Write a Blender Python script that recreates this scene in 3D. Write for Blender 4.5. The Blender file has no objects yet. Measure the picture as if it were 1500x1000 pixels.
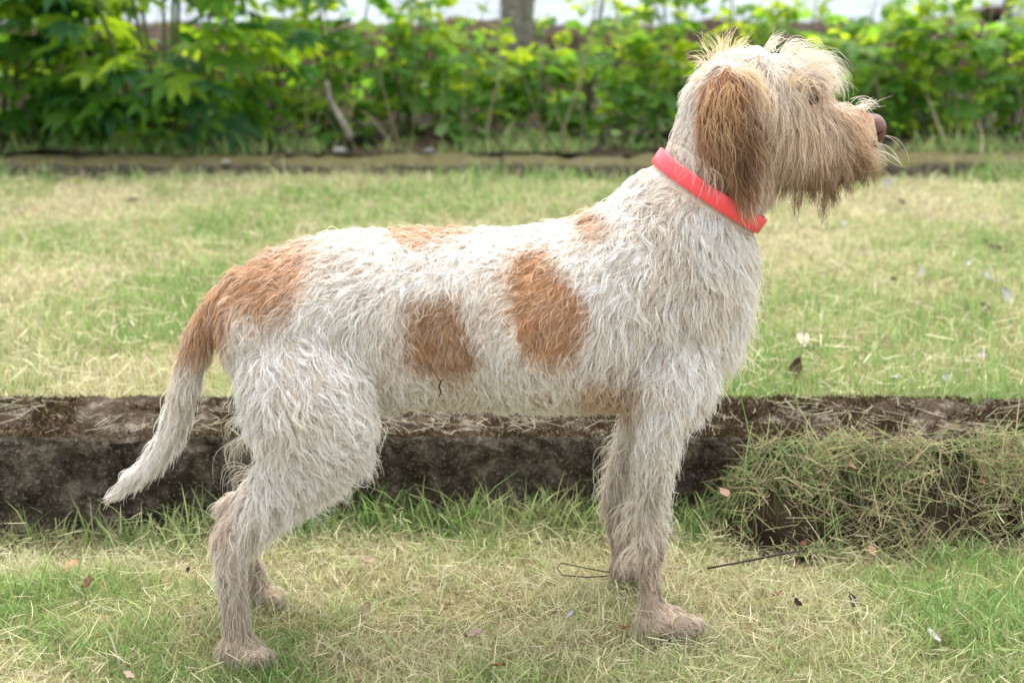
import bpy, math, random
import numpy as np
from mathutils import Vector, Matrix, kdtree

# ------------------------------------------------------------------ camera, sky, sun, exposure
sc = bpy.context.scene
C = sc.collection
CAM_Y, CAM_Z, PITCH, FPX = -2.08, 1.0, math.radians(14.7), 2100.0
cam = bpy.data.objects.new('camera', bpy.data.cameras.new('camera'))
C.objects.link(cam)
cam.location = (0, CAM_Y, CAM_Z)
cam.rotation_euler = (math.radians(90) - PITCH, 0, 0)
cam.data.sensor_width = 36.0
cam.data.lens = 36.0 * FPX / 1500.0
cam.data.clip_start, cam.data.clip_end = 0.05, 3000
cam.data.dof.use_dof = True
cam.data.dof.focus_distance = 2.20
cam.data.dof.aperture_fstop = 3.6
sc.camera = cam

SUN_EL, SUN_AZ = 68.0, 20.0          # azimuth measured from +Y (behind the dog) towards +X
w = bpy.data.worlds.new('World'); sc.world = w; w.use_nodes = True
wn = w.node_tree.nodes; wl = w.node_tree.links
bg = wn['Background']
sky = wn.new('ShaderNodeTexSky'); sky.sky_type = 'NISHITA'; sky.sun_disc = False
sky.sun_elevation = math.radians(SUN_EL); sky.sun_rotation = math.radians(SUN_AZ)
sky.air_density = 1.0; sky.dust_density = 3.0; sky.ozone_density = 0.6
hs = wn.new('ShaderNodeHueSaturation'); hs.inputs['Saturation'].default_value = 0.28   # thin high cloud
wl.new(sky.outputs[0], hs.inputs['Color']); wl.new(hs.outputs[0], bg.inputs[0]); bg.inputs[1].default_value = 0.15
sd = bpy.data.lights.new('sun', 'SUN'); sd.energy = 0.75; sd.angle = math.radians(60); sd.color = (1.0, 0.98, 0.94)
sun = bpy.data.objects.new('sun', sd); C.objects.link(sun)
az, el = math.radians(SUN_AZ), math.radians(SUN_EL)
sdir = Vector((math.sin(az) * math.cos(el), math.cos(az) * math.cos(el), math.sin(el)))
sun.rotation_euler = (-sdir).to_track_quat('-Z', 'Y').to_euler()
sun.location = (0, 3, 8)
vs = sc.view_settings
vs.view_transform = 'Standard'; vs.look = 'None'; vs.gamma = 1.0; vs.use_curve_mapping = False
vs.exposure = 2.0
sc.render.engine = 'CYCLES'
sc.cycles.max_bounces = 8; sc.cycles.diffuse_bounces = 4; sc.cycles.transmission_bounces = 6
sc.cycles.glossy_bounces = 2; sc.cycles.transparent_max_bounces = 8
sc.cycles.use_denoising = True

# ------------------------------------------------------------------ helpers
rng = np.random.default_rng(7)
random.seed(7)
CP, SP = math.cos(PITCH), math.sin(PITCH)

def ray(u, v):
    a, b = (u - 750.0) / FPX, -(v - 500.0) / FPX
    return np.array([a, CP + b * SP, -SP + b * CP])
def P(u, v, Y):                      # survey point: seen at (u, v) in the photograph, standing at depth Y
    r = ray(u, v); t = (Y - CAM_Y) / r[1]
    return np.array([r[0] * t, Y, CAM_Z + r[2] * t])
def G(u, v, z=0.0):                  # the same on level ground
    r = ray(u, v); t = (z - CAM_Z) / r[2]
    return np.array([r[0] * t, CAM_Y + r[1] * t, z])
def proj(p):
    x, y, z = p[:, 0], p[:, 1] - CAM_Y, p[:, 2] - CAM_Z
    d = y * CP - z * SP
    return 750 + FPX * x / d, 500 - FPX * (y * SP + z * CP) / d

def _h(i, j, k, s):
    n = (i * 374761393 + j * 668265263 + k * 2147483647 + s * 1274126177) & 0xFFFFFFFF
    n = ((n ^ (n >> 13)) * 1274126177) & 0xFFFFFFFF
    return ((n ^ (n >> 16)) & 0xFFFF) / 65535.0
def vn(p, scale, seed=0):            # value noise 0..1
    q = np.asarray(p, float) * scale
    if q.shape[1] == 2: q = np.column_stack([q, np.zeros(len(q))])
    i = np.floor(q).astype(np.int64); f = q - i; f = f * f * (3 - 2 * f)
    out = 0
    for a in (0, 1):
        for b in (0, 1):
            for c in (0, 1):
                wgt = (f[:, 0] if a else 1 - f[:, 0]) * (f[:, 1] if b else 1 - f[:, 1]) * (f[:, 2] if c else 1 - f[:, 2])
                out = out + wgt * _h(i[:, 0] + a, i[:, 1] + b, i[:, 2] + c, seed)
    return out
def fbm(p, scale, seed=0, o=3):
    return sum(vn(p, scale * 2 ** k, seed + k) * 0.5 ** k for k in range(o)) / sum(0.5 ** k for k in range(o))
def sstep(a, b, x):
    t = np.clip((x - a) / (b - a), 0, 1); return t * t * (3 - 2 * t)
def norm(a): return a / np.maximum(np.linalg.norm(a, axis=-1, keepdims=True), 1e-9)

def tag(o, label=None, cat=None, group=None, kind=None):
    if label: o['label'] = label
    if cat: o['category'] = cat
    if group: o['group'] = group
    if kind: o['kind'] = kind
    return o
def link(name, data, mat=None, parent=None, loc=None):
    o = bpy.data.objects.new(name, data); C.objects.link(o)
    if mat and data is not None: data.materials.append(mat)
    if parent: o.parent = parent
    if loc is not None: o.location = loc
    return o
def empty(name, loc): return link(name, None, loc=loc)
def mesh_np(name, verts, faces, tint=None, smooth=False):
    verts = np.asarray(verts, np.float32); faces = np.asarray(faces, np.int32)
    m = bpy.data.meshes.new(name); k = faces.shape[1]
    m.vertices.add(len(verts)); m.vertices.foreach_set('co', verts.ravel())
    m.loops.add(faces.size); m.loops.foreach_set('vertex_index', faces.ravel())
    m.polygons.add(len(faces)); m.polygons.foreach_set('loop_start', np.arange(0, faces.size, k, dtype=np.int32))
    if smooth: m.polygons.foreach_set('use_smooth', np.ones(len(faces), bool))
    if tint is not None:
        a = m.attributes.new('tint', 'FLOAT_COLOR', 'POINT')
        t = np.ones((len(verts), 4), np.float32); t[:, :3] = tint
        a.data.foreach_set('color', t.ravel())
    m.update(calc_edges=True); return m
def mesh_py(name, verts, faces, smooth=False):
    m = bpy.data.meshes.new(name); m.from_pydata([tuple(v) for v in verts], [], faces)
    if smooth:
        for p in m.polygons: p.use_smooth = True
    m.update(); return m
def curves_np(name, pos, rad, col, mat, parent=None):
    n, k = pos.shape[:2]
    c = bpy.data.hair_curves.new(name); c.add_curves([k] * n)
    c.attributes['position'].data.foreach_set('vector', pos.astype(np.float32).ravel())
    ra = c.attributes.get('radius') or c.attributes.new('radius', 'FLOAT', 'POINT')
    ra.data.foreach_set('value', rad.astype(np.float32).ravel())
    ca = c.attributes.new('tint', 'FLOAT_COLOR', 'POINT')
    cc = np.ones((n, k, 4), np.float32); cc[..., :3] = col
    ca.data.foreach_set('color', cc.ravel())
    return link(name, c, mat, parent)
def grid_mesh(name, x0, x1, y0, y1, nx, ny, zf, tint=None):
    X, Y = np.meshgrid(np.linspace(x0, x1, nx), np.linspace(y0, y1, ny))
    p = np.column_stack([X.ravel(), Y.ravel()]); z = zf(p)
    i = np.arange(nx * ny).reshape(ny, nx)
    f = np.stack([i[:-1, :-1], i[:-1, 1:], i[1:, 1:], i[1:, :-1]], -1).reshape(-1, 4)
    return mesh_np(name, np.column_stack([p, z]), f, smooth=True)
def tube(path, rad, n=8, cap=True):
    path = np.asarray(path, float); m = len(path); vs_, fs = [], []
    rad = np.broadcast_to(np.asarray(rad, float), (m,))
    up = np.array([0.31, 0.17, 0.93])
    for i in range(m):
        t = path[min(i + 1, m - 1)] - path[max(i - 1, 0)]; t = t / (np.linalg.norm(t) + 1e-9)
        a = np.cross(t, up if abs(t @ up) < .95 else np.array([1.0, 0, 0])); a /= np.linalg.norm(a) + 1e-9; b = np.cross(t, a)
        for k in range(n):
            th = 2 * math.pi * k / n; vs_.append(path[i] + rad[i] * (math.cos(th) * a + math.sin(th) * b))
    for i in range(m - 1):
        for k in range(n):
            fs.append((i * n + k, i * n + (k + 1) % n, (i + 1) * n + (k + 1) % n, (i + 1) * n + k))
    if cap: fs.append(tuple(range(n - 1, -1, -1))); fs.append(tuple((m - 1) * n + k for k in range(n)))
    return vs_, fs
def merge(parts):
    V, F = [], []
    for v, f in parts:
        o = len(V); V += [tuple(x) for x in v]; F += [tuple(i + o for i in q) for q in f]
    return V, F

# ------------------------------------------------------------------ materials
class NT:
    def __init__(s, name):
        s.m = bpy.data.materials.new(name); s.m.use_nodes = True
        s.t = s.m.node_tree; s.n = s.t.nodes; s.l = s.t.links
        s.b = s.n['Principled BSDF']; s.out = s.n['Material Output']
    def noise(s, scale, detail=5, rough=.6, coord='Object'):
        tc = s.n.new('ShaderNodeTexCoord'); x = s.n.new('ShaderNodeTexNoise')
        x.inputs['Scale'].default_value = scale; x.inputs['Detail'].default_value = detail; x.inputs['Roughness'].default_value = rough
        s.l.new(tc.outputs[coord], x.inputs['Vector']); return x
    def ramp(s, src, stops):
        r = s.n.new('ShaderNodeValToRGB'); e = r.color_ramp.elements
        while len(e) < len(stops): e.new(.5)
        for q, (p, c) in zip(e, stops): q.position = p; q.color = (*c, 1)
        s.l.new(src, r.inputs[0]); return r
    def mix(s, fac, a, b, mode='MIX'):
        x = s.n.new('ShaderNodeMix'); x.data_type = 'RGBA'; x.blend_type = mode
        for sock, val in ((x.inputs[0], fac), (x.inputs[6], a), (x.inputs[7], b)):
            if isinstance(val, (int, float)): sock.default_value = val
            elif isinstance(val, tuple): sock.default_value = (*val, 1)
            else: s.l.new(val, sock)
        return x.outputs[2]
    def bump(s, h, strength=.4, dist=.01):
        b = s.n.new('ShaderNodeBump'); b.inputs['Strength'].default_value = strength; b.inputs['Distance'].default_value = dist
        s.l.new(h, b.inputs['Height']); s.l.new(b.outputs[0], s.b.inputs['Normal']); return b
    def col(s, c, rough=.8, spec=.3):
        if isinstance(c, tuple): s.b.inputs['Base Color'].default_value = (*c, 1)
        else: s.l.new(c, s.b.inputs['Base Color'])
        s.b.inputs['Roughness'].default_value = rough; s.b.inputs['Specular IOR Level'].default_value = spec
        return s
    def attr(s, name='tint'):
        a = s.n.new('ShaderNodeAttribute'); a.attribute_name = name; return a.outputs['Color']
    def translucent(s, colr, fac):
        t = s.n.new('ShaderNodeBsdfTranslucent'); mx = s.n.new('ShaderNodeMixShader'); mx.inputs[0].default_value = fac
        if isinstance(colr, tuple): t.inputs[0].default_value = (*colr, 1)
        else: s.l.new(colr, t.inputs[0])
        s.l.new(s.b.outputs[0], mx.inputs[1]); s.l.new(t.outputs[0], mx.inputs[2]); s.l.new(mx.outputs[0], s.out.inputs[0])
        return s

def m_tint(name, rough=.6, spec=.3, trans=.3):
    m = NT(name); a = m.attr(); m.col(a, rough, spec)
    if trans: m.translucent(a, trans)
    return m.m
M_GRASS = m_tint('grass_blade', .55, .25, .45)
M_STRAW = m_tint('straw', .7, .2, .2)
M_FUR = m_tint('coat_hair', .5, .28, .3)
M_SKIN = m_tint('dog_skin', .9, .1, 0)

def m_soil(name, c1, c2, c3, s=14):
    m = NT(name); n1 = m.noise(s, 8, .65); n2 = m.noise(s * .18, 4)
    r = m.ramp(n1.outputs[0], [(.3, c1), (.55, c2), (.75, c3)])
    r2 = m.ramp(n2.outputs[0], [(.35, (.7, .7, .7)), (.65, (1.15, 1.1, 1.0))])
    m.col(m.mix(1.0, r.outputs[0], r2.outputs[0], 'MULTIPLY'), .95, .1); m.bump(n1.outputs[0], .7, .02)
    return m.m
M_GROUND = m_soil('thatch_soil', (.13, .105, .05), (.27, .225, .12), (.42, .35, .20), 60)
M_TERRACE = m_soil('terrace_soil', (.10, .09, .045), (.24, .20, .11), (.40, .34, .20), 30)
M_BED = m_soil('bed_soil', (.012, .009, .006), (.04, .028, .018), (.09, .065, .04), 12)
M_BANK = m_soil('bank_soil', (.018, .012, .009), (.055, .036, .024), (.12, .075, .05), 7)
M_ROAD = m_soil('pale_concrete', (.19, .225, .255), (.23, .26, .295), (.27, .30, .33), .8)

def m_kerb(name, dark, mid, light, moss, mossamt):
    m = NT(name); n1 = m.noise(30, 10, .74); n2 = m.noise(7, 6, .6); n3 = m.noise(150, 3, .5); n4 = m.noise(26, 9, .75)
    r = m.ramp(n1.outputs[0], [(.36, dark), (.50, mid), (.64, light)])
    sp = m.ramp(n3.outputs[0], [(.58, (0, 0, 0)), (.66, (1, 1, 1))])
    c = m.mix(m.ramp(n2.outputs[0], [(.42, (0, 0, 0)), (.62, (.7, .7, .7))]).outputs[0], r.outputs[0], dark)
    c = m.mix(m.mix(1.0, sp.outputs[0], (.55, .55, .55), 'MULTIPLY'), c, light)
    # moss and lichen grow on the upward faces
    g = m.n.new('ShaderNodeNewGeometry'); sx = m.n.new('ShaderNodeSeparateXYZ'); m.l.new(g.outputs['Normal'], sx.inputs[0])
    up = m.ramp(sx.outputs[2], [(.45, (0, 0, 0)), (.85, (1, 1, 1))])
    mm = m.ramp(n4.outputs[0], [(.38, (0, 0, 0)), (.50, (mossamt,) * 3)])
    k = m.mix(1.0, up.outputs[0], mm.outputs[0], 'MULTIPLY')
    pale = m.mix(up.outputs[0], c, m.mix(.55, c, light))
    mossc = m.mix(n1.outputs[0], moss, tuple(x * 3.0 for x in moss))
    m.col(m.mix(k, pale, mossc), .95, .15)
    ad = m.n.new('ShaderNodeMath'); ad.operation = 'ADD'; m.l.new(n1.outputs[0], ad.inputs[0]); m.l.new(n3.outputs[0], ad.inputs[1])
    m.bump(ad.outputs[0], 1.0, .02)
    return m.m
M_KERB = m_kerb('weathered_concrete', (.026, .020, .014), (.115, .090, .065), (.33, .285, .22), (.024, .0145, .0062), .92)
M_KERB2 = m_kerb('mossy_concrete', (.045, .036, .028), (.12, .10, .075), (.22, .19, .15), (.062, .056, .013), .85)

def m_leaf(name, c1, c2, tr, trans=.58, rough=.55):
    m = NT(name); oi = m.n.new('ShaderNodeObjectInfo'); n = m.noise(9, 3)
    base = m.mix(oi.outputs['Random'], c1, c2)
    c = m.mix(m.mix(1.0, n.outputs[0], (.5, .5, .5), 'MULTIPLY'), base, tuple(x * .6 for x in c1))
    m.col(c, rough, .35); m.translucent(m.mix(oi.outputs['Random'], tr, tuple(x * .75 for x in tr)), trans)
    return m.m
M_PALM = m_leaf('palmate_leaf', (.065, .18, .028), (.12, .26, .03), (.30, .58, .035))
M_PALMB = m_leaf('palmate_leaf_lit', (.17, .32, .02), (.24, .38, .02), (.56, .78, .03))  # brighter copy of the palmate leaf, backlight painted into its colour
M_PALMD = m_leaf('palmate_leaf_blue', (.035, .13, .045), (.055, .17, .05), (.10, .30, .05))
M_YEL = m_leaf('yellowed_leaf', (.42, .32, .05), (.48, .28, .06), (.5, .4, .06))
M_BERRY = m_leaf('shrub_leaf', (.075, .19, .03), (.12, .27, .035), (.30, .56, .045))
M_BERRYB = m_leaf('shrub_leaf_young', (.20, .34, .025), (.27, .39, .025), (.55, .70, .03))
M_STEM = NT('green_stem').col((.11, .14, .05), .7).m
def m_bark():
    m = NT('grey_bark'); n = m.noise(25, 8, .7)
    m.col(m.ramp(n.outputs[0], [(.3, (.09, .08, .06)), (.55, (.22, .20, .155)), (.75, (.34, .32, .26))]).outputs[0], .9); m.bump(n.outputs[0], .8, .01)
    return m.m
M_BARK = m_bark()
M_TWIG = NT('dark_twig').col((.03, .022, .016), .8).m
M_COLLAR = None
def m_collar():
    m = NT('coral_strap'); n = m.noise(220, 3); n2 = m.noise(30, 4)
    m.col(m.mix(n2.outputs[0], (.72, .055, .075), (.80, .085, .10)), .42, .45); m.bump(n.outputs[0], .12, .001)
    return m.m
M_COLLAR = m_collar()
def m_nose():
    m = NT('nose_leather'); n = m.noise(260, 4); n2 = m.noise(40, 3)
    m.col(m.mix(n2.outputs[0], (.085, .036, .028), (.15, .066, .05)), .55, .35); m.bump(n.outputs[0], .5, .002)
    return m.m
M_NOSE = m_nose()
M_NOSTRIL = NT('nostril_dark').col((.03, .012, .01), .7).m
M_EYE = NT('amber_eye').col((.045, .018, .008), .06, .6).m
M_PUPIL = NT('black_pupil').col((.006, .005, .004), .05, .6).m

# ------------------------------------------------------------------ setting: ground, kerbs, bed, bank, road
KX0, KX1 = -3.6, 3.6
KF, KB, KH = 0.40, 0.655, 0.171       # near kerb: front face, back face (world Y), height
FKF, FKB, FKT = 3.80, 4.12, 0.222      # far kerb
TZ = 0.150                            # terrace level
def ground_z(p): return -.035 * sstep(-.30, -.80, p[:, 0]) * sstep(.10, .36, p[:, 1]) + .022 * (fbm(p, 4.5, 3) - .5) + .012 * (vn(p, 14, 5) - .5)
def terr_z(p): return TZ + .03 * (fbm(p, 1.6, 11) - .5) + .012 * (vn(p, 9, 12) - .5)

def big_sheet(name, z, mat, y0, y1, x=600):
    return tag(link(name, mesh_py(name, [(-x, y0, z), (x, y0, z), (x, y1, z), (-x, y1, z)], [(0, 1, 2, 3)]), mat), kind='structure')
big_sheet('ground', -.06, M_GROUND, -300, 900)
tag(link('lawn', grid_mesh('lawn', -6, 6, -6, KF + .1, 260, 150, ground_z), M_GROUND), kind='structure')
tag(link('terrace', grid_mesh('terrace', -9, 9, KB - .08, FKF + .1, 240, 80, terr_z), M_TERRACE), kind='structure')
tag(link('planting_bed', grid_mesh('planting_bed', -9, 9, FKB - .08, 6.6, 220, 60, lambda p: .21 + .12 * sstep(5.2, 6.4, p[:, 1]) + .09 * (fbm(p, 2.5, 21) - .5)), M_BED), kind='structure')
def bank():
    nx, ns = 260, 26
    xs = np.linspace(-9, 9, nx); prof = [(5.75, .12), (5.95, .32), (6.1, .50), (6.25, .62), (6.4, .665), (6.7, .66), (7.0, .5), (7.3, .0)]
    t = np.linspace(0, len(prof) - 1, ns); py = np.interp(t, range(len(prof)), [a for a, b in prof]); pz = np.interp(t, range(len(prof)), [b for a, b in prof])
    X, Y = np.meshgrid(xs, py); _, Z = np.meshgrid(xs, pz)
    q = np.column_stack([X.ravel(), Y.ravel(), Z.ravel()])
    q[:, 1] += .22 * (fbm(q, 2.2, 31) - .5); q[:, 2] += .12 * (fbm(q, 3.1, 37) - .5) * sstep(.1, .5, q[:, 2])
    i = np.arange(nx * ns).reshape(ns, nx)
    f = np.stack([i[:-1, :-1], i[:-1, 1:], i[1:, 1:], i[1:, :-1]], -1).reshape(-1, 4)
    return mesh_np('soil_bank', q, f, smooth=True)
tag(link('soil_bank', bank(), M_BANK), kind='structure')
big_sheet('road', .03, M_ROAD, 7.6, 500)

def rough_block(name, x0, x1, y0, y1, z0, z1, amp, seed, res=.014, bev=.012):
    # a cast block: every face finely divided, edges worn and chipped
    dx = max(8, int((x1 - x0) / res)); ny = max(5, int((y1 - y0) / res)); nz = max(5, int((z1 - z0) / res))
    py = [(y0, z0 + (z1 - z0) * k / nz) for k in range(nz)] + [(y0 + (y1 - y0) * k / ny, z1) for k in range(ny)] + [(y1, z1 - (z1 - z0) * k / nz) for k in range(nz + 1)]
    py = np.array(py); m = len(py)
    xs = np.linspace(x0, x1, dx)
    V = np.zeros((dx, m, 3)); V[:, :, 0] = xs[:, None]; V[:, :, 1] = py[:, 0]; V[:, :, 2] = py[:, 1]
    V = V.reshape(-1, 3)
    e = np.minimum(np.minimum(V[:, 1] - y0, y1 - V[:, 1]) + 0 * V[:, 0], 1) * 1.0
    e2 = z1 - V[:, 2]
    near = np.clip(1 - np.hypot(np.minimum(V[:, 1] - y0, y1 - V[:, 1]), e2) / .03, 0, 1)
    chip = near * (.35 + 1.2 * sstep(.45, .8, fbm(V, 14, seed + 5)))
    cy = (y0 + y1) / 2; s = np.sign(cy - V[:, 1])
    nrm = np.where((e2 < 1e-6)[:, None], np.array([0, 0, 1.0]), np.column_stack([0 * s, -s, 0 * s]))
    d = amp * (fbm(V, 9, seed, 4) - .5) * 2 + amp * .7 * (vn(V, 60, seed + 9) - .5) - amp * 1.1 * sstep(.62, .85, vn(V, 24, seed + 13))
    V = V + nrm * d[:, None]
    V[:, 1] += s * bev * chip; V[:, 2] -= bev * chip * .9
    i = np.arange(dx * m).reshape(dx, m)
    f = np.stack([i[:-1, :-1], i[1:, :-1], i[1:, 1:], i[:-1, 1:]], -1).reshape(-1, 4)
    F = [tuple(q) for q in f] + [tuple(i[0, ::-1]), tuple(i[-1])]
    F = [q[::-1] for q in F]
    return V, F
def kerb_obj(name, x0, x1, y0, y1, z0, z1, amp, seed, mat, parent, res):
    V, F = rough_block(name, x0, x1, y0, y1, z0, z1, amp, seed, res)
    return link(name, mesh_py(name, V, F, True), mat, parent)
k1 = tag(empty('concrete_kerb', (0, (KF + KB) / 2, 0)), 'long weathered concrete kerb with brown mossy top right behind the dog', 'kerb')
o = kerb_obj('kerb_block', KX0, KX1, KF - .5 * (KF + KB), KB - .5 * (KF + KB), -.06, KH, .014, 3, M_KERB, k1, .010)
k2 = tag(empty('edging_kerb', (0, (FKF + FKB) / 2, 0)), 'low mossy edging kerb between the upper lawn and the shrubs', 'kerb')
yc2 = (FKF + FKB) / 2
cuts = [-6.5, -5.2, -3.6, P(398, 240, FKF)[0], P(860, 240, FKF)[0] - .35, P(1190, 240, FKF)[0], 2.9, 4.6, 6.5]
for a, b in zip(cuts[:-1], cuts[1:]):
    kerb_obj('kerb_block', a + .004, b - .004, FKF - yc2 + random.uniform(-.02, .02), FKB - yc2, .08, FKT - random.uniform(0, .02), .014, int(a * 10) + 90, M_KERB2, k2, .03)

# ------------------------------------------------------------------ the dog: one continuous body from lofted sections
def yc(u): return .05 * np.clip((u - 650) / 325.0, -1.1, 1.7)
LV, LF = [], []
def loft(secs, n=20, sup=1.0):
    """secs: ((u,v) back point, (u,v) front point, Y centre, half width)"""
    rings = []
    for a, b, Y, hw in secs:
        A, B = P(a[0], a[1], Y), P(b[0], b[1], Y); c = (A + B) / 2; e = (A - B) / 2
        th = np.linspace(0, 2 * math.pi, n, endpoint=False)
        rings.append(c + np.cos(th)[:, None] * e + np.sin(th)[:, None] * np.array([0, hw, 0]))
    R = np.array(rings); o = len(LV); m = len(R)
    LV.extend(map(tuple, R.reshape(-1, 3)))
    LV.append(tuple(R[0].mean(0))); LV.append(tuple(R[-1].mean(0)))
    ca, cb = o + m * n, o + m * n + 1
    fs = []
    for i in range(m - 1):
        for k in range(n):
            fs.append((o + i * n + k, o + i * n + (k + 1) % n, o + (i + 1) * n + (k + 1) % n, o + (i + 1) * n + k))
    for k in range(n):
        fs.append((ca, o + (k + 1) % n, o + k)); fs.append((cb, o + (m - 1) * n + k, o + (m - 1) * n + (k + 1) % n))
    # orient outwards
    vol = 0
    V = np.array(LV)
    for f in fs:
        for j in range(1, len(f) - 1): vol += np.dot(V[f[0]], np.cross(V[f[j]], V[f[j + 1]]))
    if vol < 0: fs = [f[::-1] for f in fs]
    LF.extend(fs)
def vs_(u, t, b, hw): return ((u, t), (u, b), float(yc(u)), hw)
def ball(u, v, Y, ru, rv, hw):
    ss = []
    for k in range(9):
        a = -math.pi / 2 + math.pi * (k + .02 if k == 0 else k - .02 if k == 8 else k) / 8
        c = max(math.cos(a), .08)
        ss.append(((u + ru * math.sin(a), v - rv * c), (u + ru * math.sin(a), v + rv * c), Y, hw * c))
    loft(ss, 16)
# trunk
loft([vs_(318, 428, 478, .03), vs_(340, 408, 525, .07), vs_(385, 374, 575, .098), vs_(440, 353, 596, .112), vs_(520, 338, 590, .112), vs_(600, 336, 588, .115),
      vs_(680, 337, 590, .128), vs_(760, 336, 594, .138), vs_(840, 322, 596, .140), vs_(900, 296, 592, .134), vs_(960, 282, 586, .122),
      vs_(1015, 300, 565, .100), vs_(1055, 335, 525, .078), vs_(1080, 370, 490, .050), vs_(1090, 400, 455, .02)], 28)
# neck
def ns(a, b, hw): return (a, b, float(yc((a[0] + b[0]) / 2)), hw)
loft([ns((880, 320), (1070, 520), .115), ns((905, 286), (1088, 450), .112), ns((938, 256), (1098, 390), .095), ns((975, 228), (1103, 326), .070), ns((993, 180), (1125, 290), .066),
      ns((1012, 130), (1140, 252), .064), ns((1040, 100), (1150, 220), .05)], 24)
# head
loft([vs_(1024, 130, 170, .03), vs_(1042, 98, 215, .055), vs_(1070, 80, 245, .070), vs_(1110, 75, 255, .074), vs_(1150, 84, 256, .070), vs_(1180, 104, 252, .058),
      vs_(1200, 132, 246, .046), vs_(1220, 153, 240, .038), vs_(1245, 160, 236, .034), vs_(1266, 163, 226, .030), vs_(1283, 168, 210, .023)], 24)
loft([vs_(1165, 222, 254, .045), vs_(1200, 212, 258, .040), vs_(1235, 212, 254, .032), vs_(1258, 215, 244, .022), vs_(1270, 222, 236, .012)], 18)   # lower jaw
for s in (-1, 1):                     # brows and ears
    ball(1186, 122, float(yc(1186)) + s * .045, 16, 14, .018)
    y = lambda u, d: float(yc(u)) + s * d
    loft([((1052, 96), (1092, 100), y(1070, .060), .016), ((1030, 125), (1106, 128), y(1070, .078), .013), ((1022, 160), (1112, 165), y(1070, .088), .011), ((1022, 198), (1112, 205), y(1070, .092), .010),
          ((1040, 238), (1110, 245), y(1075, .092), .009), ((1070, 272), (1109, 276), y(1085, .092), .008), ((1088, 300), (1106, 302), y(1095, .092), .007)], 18)
# tail
TAIL = [((366, 412), 56, .036), ((326, 450), 54, .032), ((296, 490), 46, .026), ((279, 535), 38, .021), ((264, 590), 36, .019), ((250, 635), 34, .018), ((226, 673), 30, .016), ((196, 701), 23, .012), ((166, 723), 13, .006)]
ts = []
for i, ((u, v), wd, hw) in enumerate(TAIL):
    a, b = TAIL[max(i - 1, 0)][0], TAIL[min(i + 1, len(TAIL) - 1)][0]; d = np.array([b[0] - a[0], b[1] - a[1]], float); d /= np.linalg.norm(d); q = np.array([d[1], -d[0]])
    ts.append(((u - q[0] * wd / 2, v - q[1] * wd / 2), (u + q[0] * wd / 2, v + q[1] * wd / 2), -.055, hw))
loft(ts, 16)
# hind legs (near then far)
YN, YF = -.15, .045
loft([((385, 425), (500, 445), -.065, .045), ((366, 470), (528, 500), -.088, .058), ((356, 515), (545, 550), -.108, .063), ((352, 560), (548, 610), -.125, .064), ((362, 615), (540, 668), -.130, .058), ((386, 660), (503, 700), -.134, .044),
      ((368, 708), (434, 746), -.14, .032), ((336, 750), (384, 788), -.143, .024), ((314, 780), (362, 818), -.146, .020), ((318, 826), (356, 840), YN, .018), ((328, 885), (360, 890), YN, .0165),
      ((332, 930), (368, 936), YN, .019), ((338, 955), (370, 960), YN, .02)])
loft([((322, 940), (322, 962), YN, .016), ((340, 925), (340, 974), YN, .026), ((362, 932), (362, 975), YN, .031), ((380, 945), (380, 974), YN, .022)], 16)
for dy in (-.026, -.009, .009, .026): ball(390 - abs(dy) * 420, 962, YN + dy * 1.12, 19, 14, .0108)
loft([((380, 470), (530, 500), -.005, .055), ((362, 560), (535, 610), .01, .062), ((376, 625), (525, 675), .02, .054), ((385, 672), (490, 715), .03, .042), ((352, 715), (430, 755), .036, .03),
      ((322, 734), (378, 774), .04, .021), ((324, 768), (362, 786), YF, .018), ((345, 830), (384, 832), YF, .019), ((355, 862), (396, 864), YF, .022), ((362, 878), (392, 880), YF, .02)])
loft([((352, 862), (352, 880), YF, .016), ((370, 850), (370, 889), YF, .026), ((392, 856), (392, 890), YF, .030), ((410, 866), (410, 889), YF, .026), ((420, 873), (420, 887), YF, .014)], 16)
for dy in (-.024, -.008, .008, .024): ball(411 - abs(dy) * 300, 879, YF + dy, 12, 10, .0095)
# front legs
YN, YF = -.065, .135
loft([((910, 430), (1040, 440), .015, .050), ((902, 490), (1052, 505), -.008, .060), ((910, 540), (1048, 556), -.032, .058), ((927, 578), (1032, 592), -.05, .048), ((938, 618), (1000, 626), -.06, .038), ((939, 680), (986, 688), YN, .027),
      ((938, 740), (976, 745), YN, .023), ((936, 790), (972, 795), YN, .023), ((937, 830), (964, 834), YN, .018), ((940, 868), (966, 866), YN, .0175), ((936, 895), (975, 890), YN, .022), ((940, 915), (970, 915), YN, .02)])
loft([((932, 905), (932, 925), YN, .016), ((948, 885), (948, 933), YN, .028), ((972, 884), (972, 934), YN, .034), ((996, 893), (996, 934), YN, .035), ((1008, 903), (1008, 930), YN, .022)], 16)
for dy in (-.03, -.011, .011, .03): ball(1020 - abs(dy) * 500, 916, YN + dy * 1.15, 21, 16, .0118)
loft([((905, 470), (1045, 480), .10, .055), ((908, 540), (1030, 555), .115, .052), ((912, 600), (980, 606), .125, .038), ((905, 660), (955, 665), YF, .028), ((890, 715), (936, 718), YF, .025),
      ((884, 748), (928, 750), YF, .024), ((893, 785), (925, 784), YF, .020), ((898, 812), (930, 808), YF, .021), ((900, 832), (930, 832), YF, .02)])
loft([((894, 826), (894, 842), YF, .014), ((908, 812), (908, 850), YF, .026), ((930, 812), (930, 851), YF, .031), ((952, 824), (952, 850), YF, .026), ((963, 832), (963, 847), YF, .012)], 16)
for dy in (-.026, -.009, .009, .026): ball(950 - abs(dy) * 380, 838, YF + dy, 14, 11, .010)

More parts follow.
